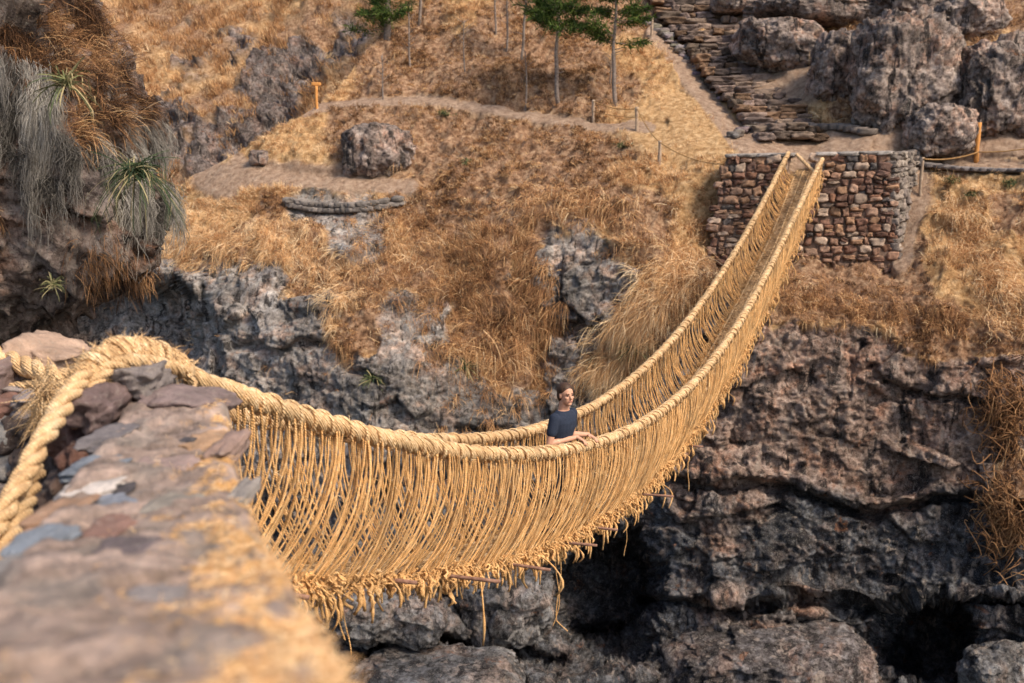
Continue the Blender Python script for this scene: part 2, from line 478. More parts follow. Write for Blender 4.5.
# ================================================================== FAR BANK TERRAIN
CTRL = [  # direction px, py and metres ahead of smooth base surface
 (430,-150,58),(560,-150,56),(700,-150,57),(850,-150,52),(1024,-150,48),(1300,-150,46),
 (400,10,47),(480,10,45.5),(560,10,45),(640,10,44.5),(700,0,45.5),(800,0,43),(900,0,38.5),(1024,0,36.5),(1300,0,35),
 (360,65,43),(450,60,41.5),(560,60,41),(640,60,40),(700,60,40),(780,60,38.5),(850,70,35.5),(1024,70,33.5),(1300,70,32),
 (320,108,40),(380,104,39.5),(450,106,38.6),(540,118,37),(600,124,36),(650,128,35.2),(720,110,35.8),(780,120,34.6),(850,130,33.4),(920,150,32),(1024,150,31.2),(1300,150,29),
 (240,156,38.5),(300,168,37),(380,180,36.2),(410,150,37),(480,160,35.5),(560,160,34.6),(640,150,33.6),(690,150,32.8),(760,158,31.6),(860,158,31.3),
 (180,188,38.5),(240,190,36.9),(300,198,36.1),(380,200,35.3),(400,212,34.8),(480,205,33.4),(560,205,32.0),(640,195,31.2),(700,200,30.9),(700,235,30.3),(760,215,31.2),(860,225,31.0),(760,250,30.3),(850,250,30.0),(940,210,30.0),(1024,200,29.2),(1300,200,27),
 (60,232,39),(180,240,36),(260,245,34.2),(330,245,33.2),(400,250,32.3),(480,255,31.3),(560,250,30.6),(620,250,29.9),(670,255,29.3),(760,280,28.5),(860,285,28.3),(940,270,28.1),(1024,265,27.6),(1300,270,25.5),
 (-100,300,37),(100,300,35.5),(180,290,34),(250,290,32.5),(330,300,31),(400,310,30.2),(480,310,30),(560,310,30),(620,310,29.3),(690,310,28.2),(760,325,27.4),(860,330,27.2),(940,330,26.8),(1024,330,26.3),(1300,330,24),
 (-100,400,34),(100,400,33.5),(180,380,32.5),(250,380,31),(330,380,29.4),(400,380,28.8),(480,390,29),(560,390,29.2),(640,390,28.6),(700,380,27.6),(760,400,27),(860,400,26.8),(940,400,26.3),(1024,400,25.6),(1300,400,23),
 (-100,550,31),(100,550,31),(250,500,29.5),(350,500,27.8),(450,500,27.4),(560,500,28),(640,480,27.6),(720,480,26.8),(860,480,26.4),(940,490,25.9),(1024,480,25),(1300,500,22),
 (350,580,26),(450,570,26),(540,560,26.6),(620,560,27.4),(700,560,26.3),(800,560,26),(900,570,25.8),(1024,570,24.6),(1300,600,21.5),
 (100,683,27.5),(350,650,24.2),(450,650,24),(550,660,24.5),(640,660,25.4),(740,660,25.2),(860,660,25.4),(1024,660,24),(1300,683,21),
 (-100,840,26),(250,840,24),(450,840,21.5),(640,840,22.5),(860,840,23.5),(1024,840,22.5),(1300,840,19.5)]
CT = np.array(CTRL, float)
def tps_fit(C):
    X = C[:, :2] / 300.0; n = len(C)
    r = np.linalg.norm(X[:, None] - X[None], axis=-1)
    K = np.where(r > 0, r * r * np.log(r + 1e-12), 0) + np.eye(n) * 2e-3
    Pm = np.c_[np.ones(n), X]
    A = np.block([[K, Pm], [Pm.T, np.zeros((3, 3))]])
    return np.linalg.solve(A, np.r_[C[:, 2], 0, 0, 0])
def tps_eval(C, w, px, py):
    X = np.stack([px, py], -1).reshape(-1, 2) / 300.0
    out = w[-3] + X @ w[-2:]
    for i in range(len(C)):
        d2 = ((X - C[i, :2] / 300.0) ** 2).sum(1)
        out += w[i] * 0.5 * d2 * np.log(d2 + 1e-12)
    return out.reshape(np.shape(px))

# surface cover map, one letter per ~32 px: g gold grass, b brown brush, d dirt, r grey rock, k dark rock, o brown rock, l pale blue rock
COVER = """
gggggggggggggbgbbbbbbbdddrbrbrbb
gggggggggggbbbbbbbbgggdddbbbrrbr
gggggggggggbbbbbbbbbgggdddbbbrbr
ggggggggggbbbbbbbbbggggddgbbbrrr
ggggggggggbbbbbbbbbbgggddddddddd
ggggggddddddbbbbbbbggggddddddggg
ggggggggbrrrbbbbbbbbbggbbbbbdggb
rrrrbggbgbrrgbbbbrrbbggbbbbdbggg
kkkrrrrrrbbbbbbbkrrrbbbbbbbbbggg
kkkkrrrrrrrbrrbbbkrrbbkobbbbbbgb
kkkkrrrrrrbbrrbbbkrbbkkooooobbbb
kkkkrrrrrrrrrrrbbkrbkkoooooooooo
kkkkrrrrrrrrrrkkkkkkkkoooooooooo
kkkkkkrrrrrrrkkkkkkkkooooooooooo
kkkkkkrrrrrkkkkkkkkkooooooooooob
kkkkkkkkkkkkkkkkkkkkkokokkkookkb
kkkkkkkkkkkkkkkkkkkkkkokkkkkkkkb
kkkkkkkkkkkllkkkkkkkkkkkkkkkkkkk
kkkkkkkkkkklllllkkkkkkokkokkkkkk
kkkkkkkkkklllllkkkkkkkkookkkkkkk
kkkkkkkkkkllllkkkkkkkkokkkkkkkkk
""".split()
def cover_weights(px, py):
    W = {}
    fx = np.clip(px / 32.0 - 0.5, 0, 30.999); fy = np.clip(py / 32.52 - 0.5, 0, 19.999)
    ix = fx.astype(int); iy = fy.astype(int); tx = sstep(0, 1, fx - ix); ty = sstep(0, 1, fy - iy)
    for ch in 'gbdrkol':
        A = np.array([[1.0 if c == ch else 0.0 for c in row] for row in COVER])
        W[ch] = (A[iy, ix] * (1 - tx) * (1 - ty) + A[iy, ix + 1] * tx * (1 - ty)
                 + A[iy + 1, ix] * (1 - tx) * ty + A[iy + 1, ix + 1] * tx * ty)
    return W

def seg_dist(px, py, line):
    best = np.full(px.shape, 1e9); side = np.zeros(px.shape)
    for (x0, y0), (x1, y1) in zip(line[:-1], line[1:]):
        dx, dy = x1 - x0, y1 - y0
        t = np.clip(((px - x0) * dx + (py - y0) * dy) / (dx * dx + dy * dy), 0, 1)
        qx, qy = px - (x0 + t * dx), py - (y0 + t * dy)
        d = np.hypot(qx, qy)
        m = d < best
        best = np.where(m, d, best); side = np.where(m, qy, side)
    return best, side

NV, NU = 640, 880
rowpy = np.linspace(-150, 840, NV)
SIL = np.array([(-150, 455), (-80, 440), (-10, 415), (20, 395), (60, 360), (105, 320), (155, 235), (185, 170), (230, 60), (300, -110), (840, -110)], float)
Lx = np.interp(rowpy, SIL[:, 0], SIL[:, 1])
sx = np.linspace(0, 1, NU)
PX = Lx[:, None] + sx[None] * (1300 - Lx[:, None])
PY = np.repeat(rowpy[:, None], NU, 1)
w_tps = tps_fit(CT)
D = tps_eval(CT, w_tps, PX, PY)
wob = np.stack([PX / 45, PY / 45, PX * 0], -1)
wx = PX + 16 * fbm(wob, 4, 71); wy = PY + 12 * fbm(wob + 40, 4, 72)
# ledges and fissures of the rock face: polyline, half width, depth
CREV = [([(640, 470), (700, 488), (760, 486), (820, 500), (880, 518), (950, 500), (1030, 505), (1300, 520)], 4, 0.7),
        ([(640, 600), (690, 606), (740, 612), (800, 598), (850, 606), (890, 612), (940, 600), (1300, 620)], 5, 1.0),
        ([(706, 350), (722, 385), (718, 420)], 4, 0.3),
        ([(868, 370), (905, 392), (980, 400), (1060, 430)], 4, 0.3),
        ([(850, 350), (842, 400)], 3, 0.15),
        ([(165, 300), (190, 330), (178, 390), (190, 430)], 8, 0.8),
        ([(205, 290), (215, 330), (222, 390)], 5, 0.5),
        ([(330, 640), (400, 655), (480, 640), (560, 655)], 8, 0.9),
        ([(420, 560), (445, 600), (500, 640), (520, 690)], 6, 0.6),
        ([(530, 230), (520, 280), (545, 330), (540, 390)], 9, 0.6),
        ([(560, 330), (640, 345), (700, 300)], 6, 0.5),
        ([(240, 350), (330, 345), (380, 380)], 5, 0.4),
        ([(460, 430), (540, 445), (620, 440)], 5, 0.5)]
for line, w, a in CREV:
    dist, side = seg_dist(wx, wy, line)
    D += a * np.exp(-(dist / w) ** 2) - 0.34 * a * np.exp(-((side + 2.4 * w) / (2 * w)) ** 2 - np.maximum(dist - 3 * w, 0) ** 2 / (3 * w) ** 2)
CAVES = [(605, 592, 58, 62, 3.6), (575, 650, 90, 30, 1.6), (932, 640, 50, 46, 3.2), (120, 335, 95, 60, 3.0), (880, 660, 40, 40, 0.9),
         (430, 650, 60, 14, 1.2), (365, 625, 40, 12, 0.6)]
for cx, cy, rx, ry, a in CAVES:
    q = np.sqrt(((wx - cx) / rx) ** 2 + ((wy - cy) / ry) ** 2)
    D += a * sstep(1.12, 0.62, q)
W = cover_weights(wx, wy)
det = fbm(np.stack([PX / 14, PY / 14, PX * 0 + 3], -1), 3, 15)
rock = W['r'] + W['k'] + W['o'] + W['l']
rock = sstep(0.36, 0.64, rock + 0.50 * det)
rock = np.where(PY < 160, np.maximum(rock * 0.9, 0), rock)
def blot(px0, py0, rx, ry): return sstep(1.2, 0.7, np.hypot((wx - px0) / rx, (wy - py0) / ry))
dirt = W['d']
for line, w in (([(300, 112), (330, 106), (380, 102), (430, 100), (490, 108), (540, 118), (590, 125), (650, 127)], 4.5),
                ([(236, 158), (260, 176), (310, 182), (360, 184), (412, 186)], 7),
                ([(905, 160), (912, 200), (905, 240), (900, 262)], 9), ([(915, 165), (960, 168), (1100, 172)], 6),
                ([(655, 30), (690, 78), (722, 118), (736, 140)], 8), ([(760, 140), (850, 135)], 10)):
    dd, sd = seg_dist(PX + 4 * det, PY + 3 * det, line)
    dirt = np.maximum(dirt * (dd > w * 0.2), sstep(w * 1.6, w * 0.7, dd))
    # the path is cut a little into the slope, with a small bank on its uphill side
    D += 0.30 * np.exp(-((sd + w * 1.2) / w) ** 2) * (dd < w * 4)
dirt = sstep(0.3, 0.7, dirt + 0.15 * det) * (1 - 0.9 * rock)
lawnm = sstep(1.15, 0.75, np.hypot((PX + 10 * det - 684) / 66, (PY + 6 * det - 126) / 36))
brush = sstep(0.3, 0.7, W['b'] + 0.45 * det) * (1 - dirt) * (1 - lawnm)
warm = np.clip(W['o'] * 1.3 + 0.15 + 0.2 * det, 0, 1)
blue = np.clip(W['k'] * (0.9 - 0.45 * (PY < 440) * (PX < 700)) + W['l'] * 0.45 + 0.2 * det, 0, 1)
grassw = np.clip(1 - dirt - rock, 0, 1)

dst, _ = seg_dist(PX, PY, [(788, 136), (766, 110), (744, 85), (718, 50), (692, 15), (672, -16)])
D += 0.35 * sstep(46, 30, dst)
V0 = P(PX, PY, D)
def normals(V):
    a = np.gradient(V, axis=1); b = np.gradient(V, axis=0)
    n = unit(np.cross(a, b))
    s = np.sign((n * -V).sum(-1))[..., None]
    return n * np.where(s == 0, 1, s)
def blur(A, k):
    for ax in (0, 1):
        pad = [(0, 0)] * A.ndim; pad[ax] = (k, k)
        B = np.cumsum(np.pad(A, pad, 'edge'), axis=ax)
        B = np.insert(B, 0, 0, axis=ax)
        sl1 = [slice(None)] * A.ndim; sl2 = [slice(None)] * A.ndim
        sl1[ax] = slice(2 * k + 1, None); sl2[ax] = slice(0, -2 * k - 1)
        A = (B[tuple(sl1)] - B[tuple(sl2)]) / (2 * k + 1)
    return A
Nrm = unit(blur(normals(V0), 6))
S = V0 * np.array([1, 1, 1.5])
fa, ea = facets(S * 0.62 + 0.22 * fbm(V0 * 0.9, 4, 21, 0.6)[..., None], 5)
fb, eb = facets(S * 1.6 + 0.22 * fbm(V0 * 2.0, 3, 22)[..., None], 6)
fc, ec = facets(S * 4.2 + 0.2 * fbm(V0 * 5.0, 2, 23)[..., None], 16)
F1c, F2c, IDc = worley(S * 4.6, 8)
rib = np.exp(-np.clip((680 - PX) / 60, 0, 9) ** 2)
rk = (0.36 * fbm(V0 * np.array([0.35, 0.35, 0.5]), 4, 31)
      - 0.24 * fbm(V0 * np.array([0.9, 0.9, 1.1]), 6, 32, 0.62, billow=True)
      + 0.36 * rib * fbm(V0 * np.array([1.1, 1.1, 0.28]) + 5, 4, 36, 0.6)
      + 0.10 * fbm(V0 * 3.3, 5, 37, 0.75)
      + 0.62 * fa + 0.26 * fb + 0.09 * fc - 0.10 * sstep(0.05, 0.0, ea)
      + 0.085 * (0.45 - F1c) * 2 - 0.10 * sstep(0.60, 0.85, vnoise(V0 * 3.1, 77)) )
gr = (0.50 * fbm(V0 * 0.33, 3, 41) - 0.30 * fbm(V0 * 0.8, 4, 42, billow=True) + 0.06 * fbm(V0 * 4.0, 3, 43))
hm = fbm(V0 * 1.5, 4, 45, 0.55, billow=True)
gr = gr - 0.20 * hm
soil = gr * (1 - 0.8 * dirt) * (1 - 0.75 * lawnm)
amp = 0.78 - 0.22 * sstep(690, 740, PX) * sstep(500, 470, PY) - 0.30 * sstep(560, 480, PX) * sstep(470, 420, PY) - 0.22 * np.exp(-((PX - 585) / 60) ** 2 - ((PY - 280) / 60) ** 2)
rk = rk * amp
V1 = V0 + Nrm * (rk * rock + soil * (1 - rock))[..., None]
# left edge curls away behind the spur
sk = []
for k in range(10, 0, -1):
    sk.append(V1[:, 0] + np.array([-0.10 * k, 0.9 * k, -0.06 * k * k]))
Vt = np.concatenate([np.stack(sk, 1), V1], 1)
def ext(a): return np.concatenate([np.repeat(a[:, :1], 10, 1), a], 1)
mb = MB()
at = np.stack([ext(grassw * (1 - brush)), ext(brush), ext(dirt), ext(rock * 0 + 1)], -1).reshape(-1, 4)
mb.add(Vt.reshape(-1, 3), grid_faces(NV, NU + 10), None, at)
hill = mb.build('hillside', M['terrain'], extra={'rock': ext(rock), 'warm': ext(warm), 'blue': ext(blue)})
tag(hill, 'dry grassy hillside above a dark rocky gorge cliff', 'hillside', kind='structure')
N1 = unit(blur(normals(V1), 2))

def surf(px, py):
    """point and normal of the built hillside in direction px, py"""
    i = int(np.clip(round((py + 150) / 990 * (NV - 1)), 0, NV - 1))
    j = int(np.clip(round((px - Lx[i]) / (1300 - Lx[i]) * (NU - 1)), 0, NU - 1))
    return V1[i, j].copy(), N1[i, j].copy()

# ------------------------------------------------------------------ grass on the far bank (nobody could count it)
cell = np.linalg.norm(np.cross(np.gradient(V1, axis=1), np.gradient(V1, axis=0)), axis=-1)
cell = np.minimum(cell, np.quantile(cell, 0.97))
inf = ((PX > -20) & (PX < 1080) & (PY > -40) & (PY < 700)).astype(float)
clump = 0.06 + sstep(0.12, -0.25, hm) * (0.25 + sstep(-0.2, 0.3, fbm(V1 * 0.6, 3, 91)))
fringe = np.clip(1 - rock, 0, 1)
steep = 1 - np.abs(N1[..., 2])
thick = 1.0
for _w in ((700, 1000, 150, 270),): pass
stairs_gap = 1 - blot(760, 70, 60, 60) * 0.0
prob = cell * inf * clump * (np.clip(grassw - 0.08, 0, 1) + 0.06 * rock * (PY < 430) * sstep(0.1, 0.5, fbm(V1 * 0.8, 3, 93)))
# stairs corridor stays bare
prob *= sstep(30, 48, dst)
prob *= 1 - 0.93 * lawnm       # trampled lawn
prob = prob.ravel() / prob.sum()
NT_ = 12500
idx = rng.choice(prob.size, NT_, p=prob)
base = V1.reshape(-1, 3)[idx]; nn = N1.reshape(-1, 3)[idx]
isb = brush.ravel()[idx] > rng.uniform(0.2, 0.8, NT_)
ppx = PX.ravel()[idx]; ppy = PY.ravel()[idx]
hang = sstep(0.35, 0.05, nn[:, 2])                       # on steep rock the tufts hang
big = np.where(rng.uniform(size=NT_) < 0.22, 1.8, 1.0)
NB = 22
sz = rng.uniform(0.12, 0.27, NT_) * big * (1 + 0.7 * hang)
# long hanging swathes at the cliff brink
sw = (np.hypot((ppx - 645) / 50, (ppy - 290) / 60) < 1) | (np.hypot((ppx - 470) / 110, (ppy - 310) / 80) < 1)
sz = np.where(sw, sz * 1.9, sz)
lawn = sstep(1.2, 0.6, np.hypot((ppx - 690) / 75, (ppy - 125) / 45)) + 0.6 * sstep(1.2, 0.6, np.hypot((ppx - 970) / 70, (ppy - 215) / 40))
tt = np.clip(0.20 * lawn + np.where(isb, rng.normal(0.41, 0.19, NT_), rng.normal(0.68, 0.16, NT_)) + 0.30 * fbm(base * 0.6, 3, 55) + 0.10 * sw, 0.05, 1)
sz = np.where(isb & ~sw, sz * 0.75, sz)
up = unit(nn * 0.55 + np.array([0, 0, 0.5]) + rng.normal(size=(NT_, 3)) * 0.25)
B_ = np.repeat(base, NB, 0) + rng.normal(size=(NT_ * NB, 3)) * (np.repeat(sz, NB) * 0.30)[:, None] * np.array([1, 1, 0.35])
Dr = unit(np.repeat(up, NB, 0) + rng.normal(size=(NT_ * NB, 3)) * 0.45)
Ln = np.repeat(sz, NB) * rng.uniform(0.6, 1.25, NT_ * NB)
dr = np.repeat(0.35 + 0.9 * hang, NB) * rng.uniform(0.4, 1.3, NT_ * NB)
tn = np.zeros((NT_ * NB, 4)); tn[:, 0] = np.clip(np.repeat(tt, NB) + rng.normal(0, 0.18, NT_ * NB), 0, 1); tn[:, 3] = 1
mb = MB(); blades(mb, B_, Dr, Ln, dr, rng.uniform(0.008, 0.017, NT_ * NB), tn)
# long straw swathes draped over the brinks
for line, wd_, K, l0, l1, dirv, tm in (([(690, 258), (662, 285), (634, 325), (606, 365)], 16, 380, 0.45, 1.0, (-0.55, -0.25, -0.55), 0.80),
                                  ([(530, 200), (575, 207), (620, 214)], 12, 180, 0.2, 0.5, (-0.1, -0.3, -0.7), 0.55),
                                  ([(520, 225), (535, 280), (545, 330)], 14, 150, 0.3, 0.7, (-0.1, -0.2, -0.9), 0.45),
                                  ([(180, 245), (250, 240), (310, 255), (340, 300)], 16, 420, 0.30, 0.65, (0.15, -0.3, -0.35), 0.78),
                                  ([(395, 250), (430, 290), (470, 330), (500, 365)], 42, 430, 0.2, 0.6, (0.1, -0.3, -0.2), 0.52),
                                  ([(730, 290), (800, 300), (870, 310), (960, 320)], 12, 300, 0.15, 0.38, (0.0, -0.3, -0.3), 0.45),
                                  ([(968, 225), (995, 270), (1018, 320)], 20, 260, 0.15, 0.4, (0.2, -0.3, -0.3), 0.72)):
    dd_, _ = seg_dist(PX, PY, line)
    pw_ = (np.exp(-(dd_ / wd_) ** 2) * (dd_ < 2.5 * wd_) * cell).ravel(); pw_ /= pw_.sum()
    ii = rng.choice(pw_.size, K, p=pw_); nb_ = 26
    b0 = np.repeat(V1.reshape(-1, 3)[ii] + N1.reshape(-1, 3)[ii] * 0.04, nb_, 0) + rng.normal(size=(K * nb_, 3)) * 0.09
    cd = unit(N1.reshape(-1, 3)[ii] * 0.55 + np.array(dirv) + rng.normal(size=(K, 3)) * 0.45)
    d0 = unit(np.repeat(cd, nb_, 0) + rng.normal(size=(K * nb_, 3)) * 0.36)
    t0 = np.zeros((K * nb_, 4)); t0[:, 0] = np.clip(np.repeat(rng.normal(tm, 0.13, K), nb_) + rng.normal(0, 0.15, K * nb_), 0, 1)
    blades(mb, b0, d0, rng.uniform(l0, l1, K * nb_), rng.uniform(0.1, 0.8, K * nb_), rng.uniform(0.008, 0.016, K * nb_), t0, segs=3)
tag(mb.build('dry_grass', M['grass']), 'golden and brown dry grass covering the far hillside', 'grass', kind='stuff')

# ================================================================== FAR SLOPE BEHIND THE SPUR
nv, nu = 260, 300
py2 = np.linspace(-170, 330, nv)[:, None] + np.zeros((1, nu)); px2 = np.linspace(-260, 560, nu)[None] + np.zeros((nv, 1))
d2 = 52 + (200 - py2) * 0.105 + 4 * np.sin(px2 / 90.0) + (px2 - 200) * -0.012
Vf = P(px2, py2, d2)
gully, gs = seg_dist(px2 + 14 * fbm(np.stack([px2 / 40, py2 / 40, px2 * 0], -1), 3, 5), py2, [(360, 20), (300, 70), (255, 125), (215, 175), (190, 230)])
nz = fbm(Vf * np.array([0.22, 0.22, 0.3]), 5, 6, 0.6)
band, _ = seg_dist(px2, py2, [(345, 20), (290, 80), (250, 130), (210, 180)])
rk2 = 0.42 * np.exp(-(band / 26) ** 2) + 0.6 * np.exp(-np.hypot((px2 - 168) / 24, (py2 - 135) / 34) ** 2) + 0.35 * np.exp(-np.hypot((px2 - 230) / 30, (py2 - 30) / 14) ** 2)
rk2 = sstep(0.13, 0.30, rk2 + nz * 0.60)
Nf = normals(Vf)
relief = 0.9 * fbm(Vf * 0.16, 4, 61) + 0.35 * fbm(Vf * 0.6, 4, 62, billow=True) - 1.6 * np.exp(-(gully / 18) ** 2)
F1, F2, ID = worley(Vf * 0.8, 12)
relief = relief + rk2 * (0.4 + 1.0 * facets(Vf * 0.55 + 0.2 * fbm(Vf, 3, 3)[..., None], 13)[0] + 0.4 * facets(Vf * 1.7, 14)[0] + 0.25 * fbm(Vf * 2.2, 4, 63, 0.7))
Vf = Vf + Nf * relief[..., None]
g2 = 1 - rk2
mb = MB()
b2 = sstep(-0.55, 0.25, fbm(Vf * 0.35, 3, 64)) * g2
mb.add(Vf.reshape(-1, 3), grid_faces(nv, nu), None, np.stack([g2 - b2, b2, g2 * 0, g2 * 0 + 1], -1).reshape(-1, 4))
tag(mb.build('far_hill', M['terrain'], extra={'rock': rk2, 'warm': rk2 * 0 + 0.9, 'blue': rk2 * 0 + 0.55}), 'steep orange grass slope with dark rocks behind the spur', 'hill', kind='structure')
Nf = unit(blur(normals(Vf), 2))
pr = ((g2 + 0.10 * rk2) * (0.15 + sstep(-0.2, 0.3, fbm(Vf * 0.7, 3, 66))) * (px2 > -40) * (px2 < 470) * (py2 > -30) * (py2 < 240)).ravel(); pr /= pr.sum()
K = 5200; NB = 18
ix = rng.choice(pr.size, K, p=pr); bs = Vf.reshape(-1, 3)[ix]; nf = Nf.reshape(-1, 3)[ix]
sz = rng.uniform(0.5, 1.0, K)
B_ = np.repeat(bs, NB, 0) + rng.normal(size=(K * NB, 3)) * (np.repeat(sz, NB) * 0.22)[:, None] * np.array([1, 1, 0.3])
Dr = unit(np.repeat(unit(nf * 0.4 + np.array([0, 0, 0.7])), NB, 0) + rng.normal(size=(K * NB, 3)) * 0.30)
tf = np.clip(rng.normal(0.50, 0.14, K) + 0.2 * fbm(bs * 0.3, 3, 67), 0.1, 1)
tn = np.zeros((K * NB, 4)); tn[:, 0] = np.clip(np.repeat(tf, NB) + rng.normal(0, 0.14, K * NB), 0, 1)
mb = MB(); blades(mb, B_, Dr, np.repeat(sz, NB) * rng.uniform(0.6, 1.2, K * NB), rng.uniform(0.1, 0.5, K * NB), rng.uniform(0.02, 0.04, K * NB), tn)
tag(mb.build('bunch_grass', M['grass']), 'orange bunch grass covering the slope behind the spur', 'grass', kind='stuff')

# ================================================================== RIVER (far below, out of the picture)
a = np.linspace(-1, 1, 12); gx, gy = np.meshgrid(a * 60, a * 14 + 12)
mb = MB(); mb.add(np.stack([gx, gy, gx * 0 - 19.0], -1).reshape(-1, 3), grid_faces(12, 12))
tag(mb.build('river', M['water']), 'dark river at the bottom of the gorge', 'river', kind='structure')

# ================================================================== BOULDERS
def boulder(name, px, py, d, rx, ry, mat, label, thick=0.8, seed=0, group=None, n=44, rough=0.30, cat='boulder', rot=0.0):
    c = P(px, py, d)
    sx_, sz_ = rx * d / FPX, ry * d / FPX
    Vc, Q = cs(n)
    r = (np.abs(Vc) ** 3.0).sum(1) ** (1 / 3.0)
    S = Vc / r[:, None]
    ca, sa = math.cos(rot), math.sin(rot)
    big = S * np.array([sx_, sx_ * thick, sz_])
    o = big * 1.0 + seed * 13.1
    f1, f2, idd = worley(o * (1.4 / max(sx_, 0.3)) , seed + 3)
    f1b, f2b, idb = worley(o * 5.0, seed + 4)
    fq, eq = facets(o * (1.5 / max(sx_, 0.3)) + 0.15 * fbm(o * 2.0, 3, seed)[:, None], seed + 3); fq2, eq2 = facets(o * (4.0 / max(sx_, 0.3)), seed + 14)
    disp = (rough * 0.8 * fbm(o * (1.1 / max(sx_, 0.3)), 4, seed) + rough * 0.50 * fq + rough * 0.22 * fq2
            + 0.05 * (0.5 - f1b) / max(sx_, 0.5) - 0.10 * fbm(o * (1.6 / max(sx_, 0.4)), 5, seed + 8, 0.65, billow=True) + 0.05 * fbm(o * 3.5, 5, seed + 9, 0.7))
    big = big * (1 + disp[:, None])
    big = np.stack([big[:, 0] * ca - big[:, 2] * sa, big[:, 1], big[:, 0] * sa + big[:, 2] * ca], -1)
    m = MB(); m.add(big + c, Q)
    o = m.build(name, mat, origin=c)
    return tag(o, label, cat, group)

RD = make_rock_mat('dark_brown_rock', 0.7, 0.72)  # brown rock mixed strongly towards the blue-black variant
RK, RB, RO = M['rock'], M['rock_blue'], M['rock_brown']
BG = 'boulders above the path on the right'
boulder('boulder', 908, 78, 33.6, 50, 66, RK, 'largest grey lichened boulder standing right of the stone stairs', 0.8, 1, BG, 64)
boulder('boulder', 940, 131, 32.0, 29, 25, RK, 'small rounded grey boulder at the foot of the largest boulder', 0.9, 2, BG)
boulder('boulder', 1003, 98, 32.6, 46, 54, RK, 'broad lichened boulder behind the orange post at the right edge', 0.8, 3, BG, 56)
boulder('boulder', 966, 20, 36.0, 30, 22, RK, 'grey boulder high up behind the largest boulder', 0.9, 4, BG)
boulder('boulder', 782, 50, 38.6, 40, 24, RK, 'pale lichened outcrop boulder right beside the upper stairs', 0.9, 5, BG, 52, rot=-0.25)
boulder('boulder', 838, 72, 35.5, 26, 36, RO, 'brown boulder between the pale outcrop and the largest boulder', 0.9, 6, BG)
boulder('boulder', 830, 18, 40.0, 75, 13, RO, 'long flat brown rock ledge at the top above the pale outcrop', 0.7, 7, BG, rot=-0.12)
boulder('boulder', 915, 8, 38.5, 42, 14, RO, 'flat brown rock at the top edge above the largest boulder', 0.8, 8, BG)
boulder('boulder', 740, 2, 43.5, 26, 10, RK, 'flat grey rock at the top right of the stairs', 0.8, 9, BG)
boulder('boulder', 382, 152, 37.3, 36, 26, RO, 'dark pitted boulder sitting between the two hillside paths', 0.8, 10)
boulder('boulder', 259, 158, 37.9, 9, 7, RO, 'small brown rock at the left end of the lower path', 0.9, 11, n=16)
LG = 'fallen rocks at the foot of the gorge'
boulder('boulder', 392, 612, 24.2, 58, 30, RB, 'blue grey slab of rock below the hanging rope ends', 0.8, 12, LG, 60, rot=-0.1)
boulder('boulder', 505, 606, 25.4, 52, 42, RB, 'pitted dark boulder left of the cave under the bridge', 0.8, 13, LG, 60)
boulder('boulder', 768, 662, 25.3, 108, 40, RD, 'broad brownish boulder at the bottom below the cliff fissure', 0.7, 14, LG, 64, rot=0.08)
boulder('boulder', 1004, 672, 23.8, 40, 28, RB, 'dark rock in the bottom right corner beside the small cave', 0.8, 15, LG)
boulder('boulder', 440, 688, 22.6, 90, 24, RB, 'rubbly dark rock along the bottom edge under the slab', 0.8, 16, LG, 60)

# ================================================================== FAR ABUTMENT
BR = np.array([[0.20, 0.098, 0.060], [0.155, 0.080, 0.055], [0.27, 0.165, 0.115], [0.115, 0.064, 0.048], [0.22, 0.13, 0.085], [0.17, 0.085, 0.058], [0.36, 0.26, 0.195], [0.30, 0.17, 0.10], [0.24, 0.135, 0.09], [0.080, 0.066, 0.062]])
TL, TR = P(725, 157, 30.5), P(889, 154, 29.7)
BL, BRt = P(698, 300, 30.0), P(895, 300, 29.2)
BK = P(917, 150, 32.0)
ab = empty('stone_abutment', (TL + TR) / 2 + np.array([0, 0.5, -3]), 'far stone masonry abutment holding the upper end of the rope bridge', 'abutment')
def bil(s, t): return (TL * (1 - s) + TR * s) * (1 - t) + (BL * (1 - s) + BRt * s) * t
fn = unit(np.cross(TR - TL, BL - TL)); fn = fn * np.sign((fn * -TL).sum())
fx_ = unit(TR - TL)
def masonry(mbx, pos, s0, s1, t0, t1, h_m, w_m, nrm, xdir, seed, skip=None, hrow=0.20):
    r = np.random.default_rng(seed)
    t = t0
    while t < t1:
        hh = hrow * r.uniform(0.6, 1.4) / h_m
        s = s0 - r.uniform(0, 0.05)
        while s < s1:
            ww = r.uniform(0.12, 0.44) / w_m
            sc, tc = s + ww / 2, t + hh / 2
            if sc < s1 + 0.02 and sc > s0 - 0.01 and not (skip and skip(sc, tc)):
                sub = 2 if (hh * h_m > 0.2 and r.uniform() < 0.25) else 1
                for q in range(sub):
                    tq = t + hh * (q + 0.5) / sub
                    c = pos(sc, tq + r.normal() * 0.006)
                    ax = xdir * 1.0; zz = unit(np.cross(nrm, ax)); an = r.normal() * 0.13
                    a1 = ax * math.cos(an) + zz * math.sin(an); a3 = np.cross(nrm, a1)
                    colr = BR[r.integers(len(BR))] * r.uniform(0.7, 1.35)
                    stone(mbx, c + nrm * r.uniform(-0.06, 0.05), (ww * w_m * 0.5 * r.uniform(0.86, 1.0), 0.17, hh * h_m * 0.5 / sub * r.uniform(0.84, 1.0)),
                          (a1, nrm, a3), 7, int(r.integers(9999)), 0.20, tuple(colr) + (1,), 7)
            s += ww
        t += hh
Wm = np.linalg.norm(TR - TL); Hm = np.linalg.norm(BL - TL)
notch = lambda s, t: 0.385 < s < 0.545 and t < 0.19
mb = MB(); masonry(mb, bil, 0.0, 1.0, 0.0, 1.0, Hm, Wm, fn, fx_, 5, notch)
